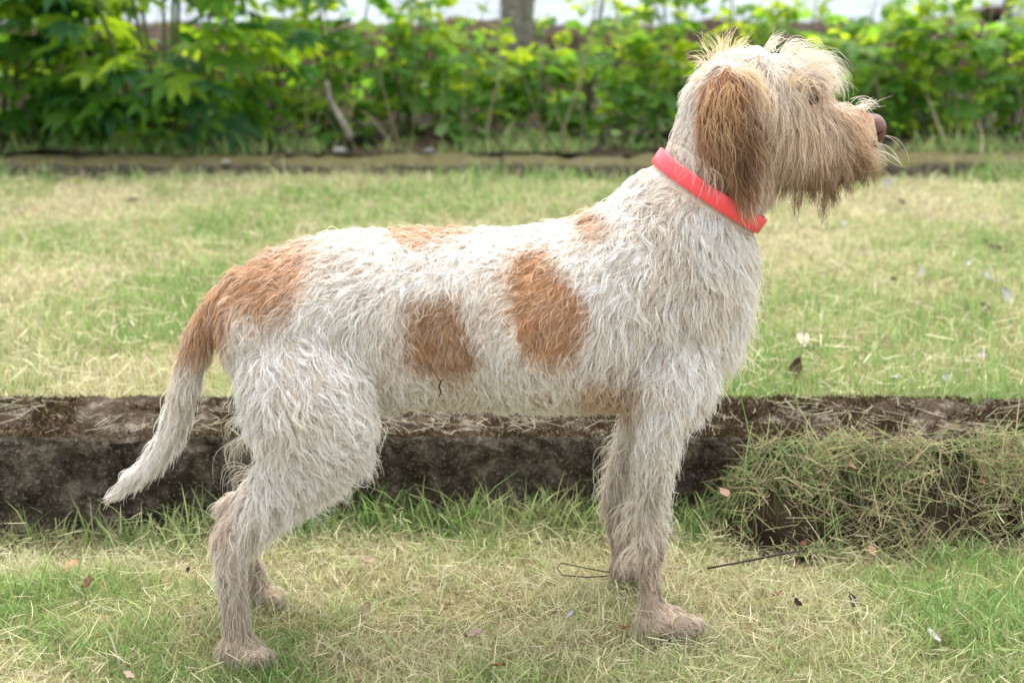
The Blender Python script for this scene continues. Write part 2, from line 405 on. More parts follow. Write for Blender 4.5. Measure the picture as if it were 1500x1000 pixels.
raw = mesh_py('dog_loft', LV, LF)
tmp = link('dog_loft', raw)
md = tmp.modifiers.new('r', 'REMESH'); md.mode = 'VOXEL'; md.voxel_size = .0055; md.use_smooth_shade = True
ms = tmp.modifiers.new('s', 'SMOOTH'); ms.factor = .5; ms.iterations = 8
dg = bpy.context.evaluated_depsgraph_get()
body = bpy.data.meshes.new_from_object(tmp.evaluated_get(dg), depsgraph=dg)
bpy.data.objects.remove(tmp); bpy.data.meshes.remove(raw)
body.name = 'dog'
nv = len(body.vertices)
BV = np.zeros(nv * 3, np.float32); body.vertices.foreach_get('co', BV); BV = BV.reshape(-1, 3).astype(float)

# ---- coat pattern (the hair's own colours, plus shade painted along the ear crease)
def poly_sd(u, v, poly):
    p = np.array(poly, float); n = len(p); inside = np.zeros(len(u), bool); d = np.full(len(u), 1e9)
    for i in range(n):
        a, b = p[i], p[(i + 1) % n]
        cond = ((a[1] > v) != (b[1] > v)) & (u < (b[0] - a[0]) * (v - a[1]) / (b[1] - a[1] + 1e-12) + a[0])
        inside ^= cond
        e = b - a; t = np.clip(((u - a[0]) * e[0] + (v - a[1]) * e[1]) / (e @ e), 0, 1)
        d = np.minimum(d, np.hypot(u - a[0] - t * e[0], v - a[1] - t * e[1]))
    return np.where(inside, d, -d)
EAR = [(1045, 92), (1075, 90), (1098, 100), (1114, 130), (1120, 190), (1117, 250), (1116, 320), (1104, 330), (1088, 310), (1060, 275), (1030, 240), (1012, 200), (1014, 155), (1028, 115)]
PATCH = [  # polygon, strength, softness
    ([(300, 390), (340, 352), (455, 345), (470, 372), (450, 425), (432, 462), (395, 474), (352, 455), (335, 505), (255, 525), (240, 500), (270, 420)], .95, 26),
    ([(555, 318), (640, 316), (705, 322), (690, 342), (610, 364), (572, 350)], .9, 12),
    ([(590, 432), (668, 424), (676, 470), (705, 515), (690, 548), (640, 556), (600, 535), (590, 480)], .95, 10),
    ([(748, 372), (795, 362), (830, 400), (868, 440), (878, 490), (858, 524), (810, 536), (765, 512), (748, 470), (742, 420)], 1.0, 8),
    ([(826, 312), (872, 296), (905, 335), (880, 352), (845, 345)], .85, 14),
    ([(318, 735), (350, 698), (372, 705), (345, 750), (318, 790), (298, 792)], .5, 14),
    ([(860, 560), (935, 555), (930, 602), (850, 608)], .75, 25),
]
ORANGE = np.array([.53, .315, .165]); CREAM = np.array([.85, .815, .755]); DIRTY = np.array([.48, .385, .285]); TAN = np.array([.58, .43, .29]); RUST = np.array([.31, .175, .09])
def ear_mask(p, u, v):
    yl = np.abs(p[:, 1] - yc(u))
    return (poly_sd(u, v, EAR) > 0) & (yl > .066 + .008 * (v > 240))
def coat(p, u, v, j=0.0):
    """coat colour, with painted shade in the ear crease; u, v the survey coordinates of the root"""
    wob = 16 * (fbm(p, 22, 51) - .5) + 22 * (vn(p, 9, 57) - .5)
    uu, vv = u + wob, v + wob * .7
    c = np.tile(CREAM, (len(p), 1))
    # roan ticking through the white
    ro = sstep(.48, .70, fbm(p, 13, 61)) * .30
    c = c + (TAN - c) * ro[:, None]
    for k_, (poly, st, so) in enumerate(PATCH):
        m = st * sstep(-so, so, poly_sd(uu, vv, poly)) * (.80 + .34 * fbm(p, 30, 77)); c = c + (ORANGE * (np.array([.78, .80, .80]) if k_ == 2 else 1) - c) * m[:, None]
    # lower legs muddy
    md_ = np.where(u < 620, sstep(.25, .06, p[:, 2] + .10 * (fbm(p, 11, 66) - .5)), sstep(.36, .10, p[:, 2] + .12 * (fbm(p, 11, 66) - .5))) * .85 * (u > 290) 
    c = c + (DIRTY - c) * md_[:, None]
    # head: white crown and nape, tan cheek, brown beard
    hd = sstep(1020, 1075, uu) * sstep(300, 262, v) * (v < 330)
    ch = hd * sstep(88, 150, vv + .25 * (1130 - u)) 
    c = c + (TAN * 1.12 - c) * (ch * .72)[:, None]
    br = sstep(200, 265, vv) * sstep(1120, 1165, u) * (v < 330)
    c = c + (np.array([.36, .225, .12]) - c) * (br * .75)[:, None]
    eb = np.exp(-((u - 1186) ** 2 + (v - 132) ** 2) / 330.0)
    c = c + (np.array([.46, .25, .10]) - c) * (eb * .9)[:, None]
    ds = np.exp(-((u - 1264) ** 2 / 500.0 + (v - 172) ** 2 / 160.0)); c = c + (np.array([.36, .215, .13]) - c) * np.minimum(ds * 1.2, .85)[:, None]
    e = ear_mask(p, u, v).astype(float)
    ew = np.maximum(sstep(175, 115, v + 60 * (fbm(p, 20, 71) - .5)), np.maximum(.8 * sstep(1052, 1026, u), .7 * sstep(255, 300, v)))
    ec = RUST + (ORANGE * np.array([1.02, .88, .72]) - RUST) * ew[:, None]
    fold_shade = np.exp(-((u - 1088 - .06 * (v - 170)) / 15.0) ** 2) * sstep(100, 130, v) * sstep(285, 230, v)
    ec = ec * (1 - .38 * fold_shade)[:, None]  # crease shadow painted as a dark band down the ear
    ed = sstep(-3, 15, poly_sd(u, v, EAR) + 20 * (fbm(p, 40, 73) - .5))
    c = c + (ec - c) * (e * .95 * ed)[:, None]
    return np.clip(c, .02, .9)

bu, bv_ = proj(BV)
sk = coat(BV, bu, bv_) * np.array([.80, .74, .70])
at = body.attributes.new('tint', 'FLOAT_COLOR', 'POINT')
t4 = np.ones((nv, 4), np.float32); t4[:, :3] = sk; at.data.foreach_set('color', t4.ravel())
body.materials.clear()
dog = tag(link('dog', body, M_SKIN), 'wire-haired white and orange hunting dog standing in profile wearing a coral collar', 'dog')

# ---- fur
CPT = np.array([
 # u, v, du, dv, length mm, lift deg
 (350,400,-1,.5,28,16),(440,350,-1,.15,26,14),(560,328,-1,.1,24,12),(700,330,-1,.1,24,12),(800,318,-1,.2,26,14),(860,300,-1,.5,30,20),(920,262,-.8,.6,32,26),
 (420,420,-.8,.6,30,18),(520,400,-.7,.7,34,22),(640,400,-.7,.7,36,22),(740,400,-.7,.7,34,20),(820,400,-.9,.5,32,18),(900,380,-.5,.9,40,25),(980,350,-.4,.9,42,27),(1060,370,0,1,42,27),
 (380,520,-.4,.9,34,25),(480,520,.3,.9,38,28),(580,520,-.3,.95,24,15),(650,500,-.3,.95,18,10),(720,480,-.5,.9,28,18),(800,460,-.75,.65,20,11),(880,480,-.5,.85,38,24),(960,480,-.2,1,44,28),(1040,480,.1,1,44,28),(1095,430,.5,.9,44,32),
 (600,590,-.1,1,26,14),(700,595,0,1,26,12),(800,600,0,1,22,10),(880,590,-.2,1,24,12),(970,580,-.2,1,38,25),(1050,560,.2,1,38,28),
 (345,600,-.7,.7,34,30),(430,600,.5,.85,38,30),(520,600,.6,.8,36,28),(545,690,.6,.8,40,30),(450,700,.2,1,34,25),(380,760,-.4,.9,32,25),(310,800,-.6,.8,24,24),(340,860,-.2,1,26,24),(345,930,-.1,1,24,26),(375,962,.5,.9,12,24),
 (960,650,-.3,1,30,20),(955,720,-.4,.9,27,20),(945,800,-.4,.9,25,20),(950,870,-.1,1,20,22),(1000,905,.8,.5,11,20),(990,700,.1,1,20,16),(905,680,-.7,.8,44,32),(885,780,-.4,1,18,15),(920,840,.5,.8,12,15),
 (310,440,-.6,.8,26,14),(285,530,-.3,.95,30,16),(255,620,-.3,.9,30,16),(215,690,-.8,.6,30,16),(165,725,-.9,.35,30,14),
 (990,180,-.3,1,18,10),(1005,245,-.3,1,22,14),(1130,290,.1,1,42,22),
 (1035,75,-.7,-.6,46,48),(1060,65,-.7,-.6,42,48),(1100,65,-.6,0,26,25),(1150,70,.4,-.3,30,35),(1190,85,.9,.1,44,36),(1215,105,.9,.4,46,36),(1225,130,.7,.7,34,28),
 (1090,110,-.5,.7,26,18),(1150,120,-.2,.9,36,24),(1186,128,.1,1,22,22),(1140,180,-.8,.65,42,20),(1140,240,-.4,.9,40,20),(1190,190,-.35,.9,44,20),(1220,165,.7,.7,46,24),(1250,160,.5,.7,30,24),(1278,160,.7,-.5,30,48),
 (1230,210,.55,.85,40,22),(1268,222,.3,1,26,22),(1200,250,-.1,1,34,18),(1250,252,.1,1,24,16),(1160,255,-.1,1,36,18),
], float)
def make_fur(n):
    tri = np.array([p.vertices[:] for p in body.polygons if len(p.vertices) == 4])
    tri = np.concatenate([tri[:, [0, 1, 2]], tri[:, [0, 2, 3]]])
    A, B, Cc = BV[tri[:, 0]], BV[tri[:, 1]], BV[tri[:, 2]]
    cr = np.cross(B - A, Cc - A); ar = np.linalg.norm(cr, axis=1) / 2; fn = norm(cr)
    vnrm = np.zeros((nv, 3))
    for k in range(3): np.add.at(vnrm, tri[:, k], cr)
    vnrm = norm(vnrm)
    cen = (A + B + Cc) / 3; cu, cv = proj(cen)
    den = np.where(fn[:, 1] < .35, 1.0, .38)
    den = den * np.where((cu > 1020), 1.35, 1.0)
    pr = ar * den; pr /= pr.sum()
    ti = rng.choice(len(tri), n, p=pr)
    r1, r2 = rng.random(n), rng.random(n); s = np.sqrt(r1)
    a, b, c = (1 - s), s * (1 - r2), s * r2
    root = a[:, None] * A[ti] + b[:, None] * B[ti] + c[:, None] * Cc[ti]
    N = norm(a[:, None] * vnrm[tri[ti, 0]] + b[:, None] * vnrm[tri[ti, 1]] + c[:, None] * vnrm[tri[ti, 2]])
    u, v = proj(root)
    # styling field
    W = np.exp(-((u[:, None] - CPT[:, 0]) ** 2 + (v[:, None] - CPT[:, 1]) ** 2) / (2 * 36.0 ** 2)) + 1e-9 * np.exp(-((u[:, None] - CPT[:, 0]) ** 2 + (v[:, None] - CPT[:, 1]) ** 2) / (2 * 150.0 ** 2))
    W /= W.sum(1, keepdims=True)
    fl = W @ CPT[:, 2:4]; L = W @ CPT[:, 4] / 1000; lift = np.radians(W @ CPT[:, 5])
    e = ear_mask(root, u, v)
    fl[e] = np.column_stack([.15 + .5 * (u[e] - 1068) / 60, np.ones(e.sum())]); L[e] = .034; lift[e] = math.radians(14)
    # locks: each takes its own direction, so that they part and cross
    m = n // 15
    cid = rng.choice(n, m, replace=False)
    kd = kdtree.KDTree(m)
    for q, i in enumerate(cid): kd.insert(root[i], q)
    kd.balance()
    own = np.fromiter((kd.find(r)[1] for r in root), np.int64, n)
    gi = cid[own]
    calm = e | (v < 330) & (u > 985) | (u < 300) | (v > 860)
    lockdir = rng.normal(0, .42, m)[own] * np.where(calm, .6, 1)
    ang = 1.7 * (fbm(root, 9, 81) - .5) * np.where(calm, .5, 1) + 1.2 * (vn(root, 28, 83) - .5) * np.where(calm, .5, 1) + lockdir
    ca, sa = np.cos(ang), np.sin(ang)
    fl = np.column_stack([fl[:, 0] * ca - fl[:, 1] * sa, fl[:, 0] * sa + fl[:, 1] * ca])
    F = np.column_stack([fl[:, 0], np.zeros(n), -fl[:, 1]])
    T = F - (F * N).sum(1, keepdims=True) * N; T = norm(T + 1e-4)
    S = np.cross(N, T)
    # collar presses the coat flat
    c0 = P(1039, 279, float(yc(1039))); ax = norm(P(1039 + 95, 279 - 142, float(yc(1039))) - c0)
    da = (root - c0) @ ax; onneck = (np.linalg.norm(root - c0 - da[:, None] * ax, axis=1) < .125) & ~e & (u < 1135)
    L = np.where(onneck & (np.abs(da) < .019), .004, L)
    up_ = onneck & (da >= .019) & (da < .07); L = np.where(up_, np.minimum(L, .012 + (da - .019) * .4), L)
    nosed = np.hypot(u - 1282, (v - 186) * 1.1); L = np.where(nosed < 15, .001, np.where(nosed < 26, .0045, L)); L = np.where((nosed >= 26) & (nosed < 44), .0025 + .012 * sstep(26, 44, nosed), L); L = np.where(np.hypot((u - 1191) / 1.4, v - 144) < 13, .005, L)
    under = rng.random(n) < .50
    L *= rng.uniform(.55, 1.15, n) * np.where(under, .55, .98) * np.where((u > 560) & (u < 880) & (v < 620), .78, np.where((v > 330) & (v < 720), .86, 1)) * (.75 + .5 * fbm(root, 25, 91))
    stray = rng.random(n) < .05
    L = np.where(stray & ~(onneck & (np.abs(da) < .05)), L * 1.5, L); lift = lift * np.where(under, .8, 1) + np.where(stray, .35, 0) + rng.normal(0, .10, n) + (rng.normal(0, .16, m))[own]
    lift = np.clip(lift, .05, 1.2)
    jit = rng.normal(0, .16, n)
    D = norm(T * np.cos(jit)[:, None] + S * np.sin(jit)[:, None])
    D0 = D * np.cos(lift)[:, None] + N * np.sin(lift)[:, None]
    K = 7; t = np.linspace(0, 1, K)
    down = np.array([0, 0, -1.0])
    bend = .32 * down - N * (np.sin(lift) * .55)[:, None]
    pos = root[:, None] + L[:, None, None] * (t[None, :, None] * D0[:, None] + (t ** 2)[None, :, None] * bend[:, None])
    lockphase = rng.uniform(0, 6.28, m)[own]; lockfreq = rng.uniform(.6, 1.25, m)[own]; lockamp = (rng.uniform(.05, .24, m))[own] * np.where(calm, .6, 1)
    cl = rng.uniform(.2, .78, m)[own] * np.where(stray, .25, 1)
    Lg = L[gi]
    wgt = cl[:, None] * (t ** 1.3)[None]
    samee = (e == e[gi])
    wgt = wgt * (samee & (np.linalg.norm(root - root[gi], axis=1) < .02))[:, None]
    sc_ = (L / np.maximum(Lg, .004))
    gpos = root[gi][:, None] + (pos[gi] - root[gi][:, None]) * np.clip(sc_, .3, 1.6)[:, None, None]
    pos = pos * (1 - wgt[..., None]) + gpos * wgt[..., None]
    wave = np.sin(6.283 * lockfreq[:, None] * t[None] + lockphase[:, None]) - np.sin(lockphase)[:, None]
    pos += (L * lockamp)[:, None, None] * (wave * t[None])[..., None] * S[gi][:, None]
    wc = np.cos(6.283 * lockfreq[:, None] * t[None] + lockphase[:, None]) - np.cos(lockphase)[:, None]
    pos += (L * lockamp * .6)[:, None, None] * (wc * t[None])[..., None] * N[gi][:, None]
    w2 = np.sin(9 * t[None] + rng.uniform(0, 6.28, n)[:, None]) * t[None] * rng.uniform(0, .05, n)[:, None]
    pos += (L[:, None] * w2)[..., None] * S[:, None]
    # keep curled tips out of the ground
    pos[..., 2] = np.maximum(pos[..., 2], .004)
    rad = rng.uniform(.00025, .00042, n)[:, None] * (1 - .72 * t[None] ** 1.5)
    rad = rad * (np.where(under, .85, 1.05) * np.where(stray, 1.2, 1))[:, None]
    col = coat(root, u + rng.normal(0, 8, n), v + rng.normal(0, 8, n))
    br = rng.normal(1, .13, n) * (1 + .10 * rng.normal(0, 1, m))[own]
    col = col * br[:, None]
    col = np.where(under[:, None], col * np.array([.63, .57, .505]), col * 1.06)      # woolly undercoat is duller than the wiry topcoat
    col = np.where((stray & (v > 330) & (rng.random(n) < .6))[:, None], col + (np.array([.86, .82, .74]) - col) * .4, col)
    # single dark or tan hairs through the white
    odd = rng.random(n) < .06; col[odd] = col[odd] * np.array([.72, .60, .48])
    col = np.repeat(col[:, None], K, 1)
    wet = sstep(225, 262, v) * sstep(1140, 1180, u) * (v < 330)          # beard tips are stained dark
    col *= (1 - .55 * wet[:, None] * t[None] ** 1.5)[..., None]
    pale = ((v < 160) & (u > 1080) & (u < 1300)) * .25
    col += (CREAM - col) * (pale[:, None] * t[None])[..., None]
    X = [pos], [np.broadcast_to(rad, (n, K))], [col]
    def tuft(u0, v0, u1, v1, bow, cnt, colr, dy, spr=4, sp1=7, r0=.00042, tipdark=0):
        y0 = float(yc(u0)) + dy
        a = np.array([P(u0 + rng.normal(0, spr), v0 + rng.normal(0, spr), y0 + rng.normal(0, .008)) for _ in range(cnt)])
        z = np.array([P(u1 + rng.normal(0, sp1), v1 + rng.normal(0, sp1), y0 + rng.normal(0, .010)) for _ in range(cnt)])
        z = a + (z - a) * rng.uniform(.55 + .2 * (tipdark > .4), 1.08 + .15 * (tipdark > .4), cnt)[:, None]
        d = z - a; pe = np.column_stack([-d[:, 2], 0 * d[:, 0], d[:, 0]]) * (bow + rng.normal(0, .10, cnt))[:, None]
        q = a[:, None] + t[None, :, None] * d[:, None] + (4 * t * (1 - t))[None, :, None] * pe[:, None] + (np.sin(7 * t[None] + rng.uniform(0, 6.28, cnt)[:, None]) * t * .035)[..., None] * norm(pe)[:, None] * np.linalg.norm(d, axis=1)[:, None, None]
        X[0].append(q); X[1].append(rng.uniform(.8, 1.15, cnt)[:, None] * r0 * (1 - .78 * t[None] ** 1.4))
        c = np.array(colr) * rng.normal(1, .12, cnt)[:, None]; c = np.repeat(c[:, None], K, 1) * (1 - tipdark * t[None, :, None] ** 1.5); X[2].append(c)
    CR, TN, BD, BL = (.70, .63, .52), (.60, .44, .29), (.40, .26, .14), (.74, .58, .38)
    for dy in (-.045, -.015, .02, .05):                       # crown wisps, eyebrows, moustache and beard, both sides of the face
        for (a, b, c_, d, bw, ct, cl_, tk) in [
            (1045, 88, 1022, 50, -.15, 5, BL, 0), (1055, 82, 1042, 46, -.2, 6, BL, 0), (1062, 80, 1072, 36, .1, 5, BL, 0), (1080, 78, 1100, 56, .2, 6, BL, 0), (1035, 100, 1010, 84, -.25, 6, BL, 0), (1026, 120, 1004, 128, -.25, 5, BL, 0),
            (1128, 76, 1150, 52, .25, 10, CR, 0), (1150, 80, 1182, 68, .3, 14, CR, 0), (1168, 88, 1206, 80, .3, 16, CR, 0), (1182, 98, 1228, 96, .3, 20, CR, 0), (1190, 106, 1240, 112, .32, 22, CR, 0), (1196, 116, 1246, 132, .3, 14, CR, 0), (1200, 126, 1238, 142, .3, 8, CR, 0)]:
            tuft(a, b, c_, d, bw, ct, cl_, dy, 5, 6, .0004, tk)
    for dy in (-.034, -.022, -.006, .01, .03):
        for (a, b, c_, d, bw, ct, cl_, tk) in [
            (1262, 162, 1290, 150, .1, 4, CR, 0), (1254, 160, 1284, 153, .25, 4, CR, 0),
            (1246, 184, 1272, 238, .12, 24, TN, .1), (1240, 172, 1266, 236, .15, 26, TN, .1), (1225, 170, 1244, 240, .12, 24, TN, .1), (1258, 214, 1288, 250, .10, 20, TN, .2), (1258, 214, 1324, 239, .18, 3, CR, 0), (1250, 210, 1304, 238, -.2, 2, CR, 0),
            (1266, 228, 1282, 262, .05, 20, BD, .4), (1254, 236, 1264, 270, .05, 20, BD, .5), (1238, 240, 1243, 280, .0, 20, BD, .55), (1222, 244, 1224, 298, -.05, 20, BD, .6), (1206, 246, 1203, 316, .06, 14, BD, .65),
            (1194, 246, 1190, 292, -.05, 26, BD, .5), (1180, 246, 1166, 314, -.06, 13, BD, .6), (1168, 244, 1148, 290, -.1, 20, BD, .4), (1152, 240, 1130, 284, -.1, 14, TN, .2), (1212, 200, 1218, 268, .1, 24, TN, .25), (1190, 190, 1186, 262, -.08, 24, TN, .2)]:
            tuft(a, b, c_, d, bw, ct, cl_, dy, 7, 3.5 if tk > .3 else 7, .00042, min(.85, tk * 1.3))
    for (a, b, c_, d, bw, ct, dy) in [(1092, 108, 1110, 190, .16, 60, -.088), (1100, 118, 1118, 205, .12, 50, -.084), (1080, 104, 1100, 160, .2, 30, -.09), (1165, 112, 1165, 160, -.25, 50, -.062), (1178, 116, 1160, 152, -.3, 30, -.06), (1184, 122, 1178, 158, -.2, 12, -.066), (1188, 118, 1212, 136, .2, 12, -.064)]:
        tuft(a, b, c_, d, bw, ct, (.74, .60, .43), dy, 7, 9)
    for _ in range(24):                                       # pale strands lying over the ear
        a = rng.uniform(1035, 1095); b = rng.uniform(120, 200); tuft(a, b, a + rng.uniform(-8, 22), b + rng.uniform(45, 95), rng.normal(0, .12), 6, (.60, .42, .24), -.106, 3, 7, .00036)
    for _ in range(15):
        k = rng.uniform(0, .55); a, b = 978 + 118 * k + 6, 232 + 78 * k - 22; tuft(a, b, a + rng.normal(4, 8), b + rng.uniform(30, 55), rng.normal(0, .2), 3, CR, -.083 - .022 * math.sin(math.pi * k), 3, 6, .00034)
    for (a, b, c_, d, bw, ct, dy) in [(915, 640, 882, 668, -.2, 22, .1), (912, 655, 876, 690, -.2, 26, .1), (908, 675, 880, 720, -.2, 24, .1), (903, 700, 874, 740, -.15, 16, .09), (925, 760, 905, 808, -.1, 24, -.105), (928, 730, 905, 775, -.15, 24, -.105), (930, 800, 908, 850, -.1, 24, -.105),
            (985, 760, 1000, 790, -.5, 10, -.1), (1088, 400, 1112, 372, .2, 20, -.01), (1092, 420, 1120, 412, .3, 20, 0), (1090, 445, 1112, 462, .3, 20, 0), (1085, 480, 1100, 510, .3, 20, 0), (1075, 520, 1090, 545, .3, 20, 0), (362, 640, 336, 690, -.2, 30, -.09), (372, 690, 328, 716, -.2, 24, -.08), (360, 610, 335, 640, -.2, 26, -.09)]:
        tuft(a, b, c_, d, bw, ct, CR, dy, 5, 9)
    pos = np.concatenate(X[0]); rad = np.concatenate(X[1]); col = np.concatenate(X[2])
    pos[..., 2] = np.maximum(pos[..., 2], .004)
    return curves_np('fur', pos, rad, np.clip(col, .01, .88), M_FUR, dog)
make_fur(300000)

# ---- collar, nose, eyes
def make_collar():
    y0 = float(yc(1039)); c = P(1039, 279, y0); e1 = P(1110, 326, y0) - c; L1 = np.linalg.norm(e1) + .006; e1 = e1 / np.linalg.norm(e1)
    ey = np.array([0, 1.0, 0]); axd = np.cross(e1, ey); axd /= np.linalg.norm(axd)
    if axd[2] < 0: axd = -axd
    n = 64; W, T = .0125, .002
    sec = [(-W, -T), (-W, T * .4), (-W * .9, T), (W * .9, T), (W, T * .4), (W, -T)]
    V, F = [], []
    for k in range(n):
        th = 2 * math.pi * k / n
        rd = math.cos(th) * e1 * L1 + math.sin(th) * ey * .089
        nr = math.cos(th) * e1 / L1 + math.sin(th) * ey / .089; nr /= np.linalg.norm(nr)
        for a, b in sec: V.append(c + rd + axd * a + nr * b)
    m = len(sec)
    for k in range(n):
        for j in range(m): F.append((k * m + j, ((k + 1) % n) * m + j, ((k + 1) % n) * m + (j + 1) % m, k * m + (j + 1) % m))
    o = link('collar', mesh_py('collar', V, F, True), M_COLLAR, dog); o['label'] = 'coral red collar strap'
    # buckle on the far side of the neck
    th = math.radians(75); q = c + math.cos(th) * e1 * L1 + math.sin(th) * ey * .092
    path = [q + axd * a + e1 * b for a, b in [(-.018, -.012), (.018, -.012), (.018, .012), (-.018, .012), (-.018, -.012)]]
    v_, f_ = tube(path, .0018, 6); link('buckle', mesh_py('buckle', v_, f_, True), NT('steel').col((.5, .5, .5), .3, .5).m, o)
make_collar()
def make_nose():
    y0 = float(yc(1280)); c = P(1281, 187, y0)
    V, F = [], []; nu, nw = 24, 16
    for i in range(nw + 1):
        ph = math.pi * i / nw
        for k in range(nu):
            th = 2 * math.pi * k / nu
            x, y, z = math.cos(th) * math.sin(ph), math.sin(th) * math.sin(ph), math.cos(ph)
            r = 1.0
            for s in (-1, 1):                                    # nostrils
                r -= .34 * math.exp(-((x - .80) ** 2 + (y - s * .48) ** 2 + (z + .12) ** 2) / .035)
            r -= .12 * math.exp(-(y ** 2) / .01) * (x > .3) * max(0, .5 - z)
            V.append(c + np.array([x * .0175 * r, y * .024 * r, (z * (.0205 + .003 * x) - .004 * x) * r]))
    for i in range(nw):
        for k in range(nu): F.append((i * nu + k, (i + 1) * nu + k, (i + 1) * nu + (k + 1) % nu, i * nu + (k + 1) % nu))
    no = link('nose', mesh_py('nose', V, F, True), M_NOSE, dog)
    for s in (-1, 1):
        pts = [c + np.array([.0085, s * .0168, -.004]), c + np.array([.0055, s * .0205, -.003]), c + np.array([.0015, s * .0228, -.0055]), c + np.array([-.002, s * .0232, -.009])]
        v_, f_ = tube(pts, [.0022, .0026, .0020, .0008], 8); link('nostril', mesh_py('nostril', v_, f_, True), M_NOSTRIL, no)
make_nose()
def sphere(c, r, n=16):
    V, F = [], []
    for i in range(n + 1):
        ph = math.pi * i / n
        for k in range(n): V.append((c[0] + r * math.cos(2 * math.pi * k / n) * math.sin(ph), c[1] + r * math.sin(2 * math.pi * k / n) * math.sin(ph), c[2] + r * math.cos(ph)))
    for i in range(n):
        for k in range(n): F.append((i * n + k, (i + 1) * n + k, (i + 1) * n + (k + 1) % n, i * n + (k + 1) % n))
    return V, F
for s in (-1, 1):
    c = P(1190, 143, float(yc(1190)) + s * .0545); c[1] = float(yc(1190)) + s * .0545
    v_, f_ = sphere(c, .0108); eo = link('eye', mesh_py('eye', v_, f_, True), M_EYE, dog)
    v_, f_ = sphere(c + np.array([.003, s * .0062, .001]), .0052, 10); link('pupil', mesh_py('pupil', v_, f_, True), M_PUPIL, eo)

# ------------------------------------------------------------------ grass
GREEN = np.array([.15, .29, .07]); LIME = np.array([.33, .41, .145]); STRAW = np.array([.58, .53, .34]); DEAD = np.array([.34, .26, .14])
def blades(name, base, h, wd, az_, lean, tint, seg=3, wind=.0):
    n = len(base); k = seg; t = np.linspace(0, 1, k + 1)
    d = np.column_stack([np.cos(az_), np.sin(az_), np.zeros(n)])
    tw = rng.uniform(0, math.pi, n); side = np.column_stack([np.cos(tw), np.sin(tw), np.zeros(n)])
    up = np.array([0, 0, 1.0])
    V = np.zeros((n, 2 * k + 1, 3))
    for i in range(k):
        c = base + (h * t[i] * (1 - .35 * lean * t[i]))[:, None] * up + (h * lean * t[i] ** 1.7)[:, None] * d
        ww = (wd * (1 - .75 * t[i] ** 1.4))[:, None] * side * .5
        V[:, 2 * i] = c - ww; V[:, 2 * i + 1] = c + ww
    V[:, 2 * k] = base + (h * (1 - .35 * lean))[:, None] * up + (h * lean)[:, None] * d
    f = []
    for i in range(k - 1): f += [(2 * i, 2 * i + 1, 2 * i + 3), (2 * i, 2 * i + 3, 2 * i + 2)]
    f.append((2 * k - 2, 2 * k - 1, 2 * k))
    f = np.array(f); m = 2 * k + 1
    Fc = (np.arange(n)[:, None, None] * m + f[None]).reshape(-1, 3)
    col = np.repeat(tint[:, None], m, 1).reshape(-1, 3)
    return tag(link(name, mesh_np(name, V.reshape(-1, 3), Fc, col), M_GRASS), kind='stuff')
def mixcol(g, var):                   # g 0 green .. 1 straw
    n = len(g); g = np.clip(g + rng.normal(0, .24, n), 0, 1)
    c = np.where((g < .5)[:, None], GREEN + (LIME - GREEN) * (g * 2)[:, None], LIME + (STRAW - LIME) * ((g - .5) * 2)[:, None])
    dead = rng.random(n) < .07; c[dead] = DEAD
    return np.clip(c * rng.normal(1, var, n)[:, None], .01, .8)
def dryness(p):
    d = fbm(p, 2.6, 101, 3) * .75 + fbm(p, 9, 105, 2) * .45
    return np.clip((d - .36) * 3.4, 0, 1)
# lower lawn
n = 230000
x = rng.uniform(-2.2, 2.2, n); y = np.where(rng.random(n) < .8, rng.uniform(-.45, KF - .01, n), rng.uniform(-1.6, KF - .01, n))
p = np.column_stack([x, y]); dr = dryness(p)
wet_ = np.exp(-((x - .95) ** 2 / .16 + (y + .10) ** 2 / .03)) + .8 * np.exp(-((x - .15) ** 2 / .14 + (y - .36) ** 2 / .006)) + .6 * np.exp(-((x + .52) ** 2 / .05 + (y - .36) ** 2 / .01)) + .5 * np.exp(-((x - .3) ** 2 / .2 + (y + .22) ** 2 / .006))
dr = np.clip(dr - .8 * wet_, 0, 1)
tall = .55 + .7 * fbm(p, 7, 111) + .5 * wet_
h = rng.gamma(5, .0074, n) * tall * (1 - .35 * dr)
base = np.column_stack([x, y, ground_z(p) - .004])
blades('mown_grass', base, h, np.clip(rng.gamma(3, .0006, n), .0008, .005), rng.uniform(0, 6.28, n), rng.uniform(.2, 1.25, n), mixcol(.22 + dr * .74, .17))
# turf standing round the paws
pw = []
for (u, v) in [(340, 985), (385, 985), (410, 975), (360, 992), (945, 940), (985, 942), (1025, 938), (1040, 925), (370, 893), (405, 893), (900, 855), (930, 856)]:
    c = G(u, v); pw.append(np.column_stack([rng.normal(c[0], .02, 130), rng.normal(c[1] - .012, .012, 130)]))
p = np.concatenate(pw); n = len(p)
blades('paw_grass', np.column_stack([p, ground_z(p) - .004]), rng.gamma(6, .0055, n), rng.uniform(.001, .0024, n), rng.uniform(0, 6.28, n), rng.uniform(.2, 1, n), mixcol(np.clip(.22 + dryness(p) * .62, 0, 1), .15))
# tall tufts along the kerb's foot
n = 9000
x = rng.uniform(-2.2, 2.2, n); y = KF - .008 - rng.gamma(2, .016, n); p = np.column_stack([x, y])
keep = rng.random(n) < np.clip(.25 + 1.5 * (fbm(p, 5, 121) - .35) + .7 * np.exp(-(x - .05) ** 2 / .06), .08, 1); x, y, p = x[keep], y[keep], p[keep]; n = len(x)
h = rng.gamma(6, .011, n) * (.55 + .7 * fbm(p, 6, 125)) * (1 + .35 * np.exp(-(x - .05) ** 2 / .05))
blades('kerb_grass', np.column_stack([x, y, ground_z(p) - .003]), h, rng.uniform(.0018, .0058, n), rng.uniform(0, 6.28, n), rng.uniform(.2, .9, n), mixcol(np.full(n, .2) + .35 * (fbm(p, 4, 131) > .55), .2))
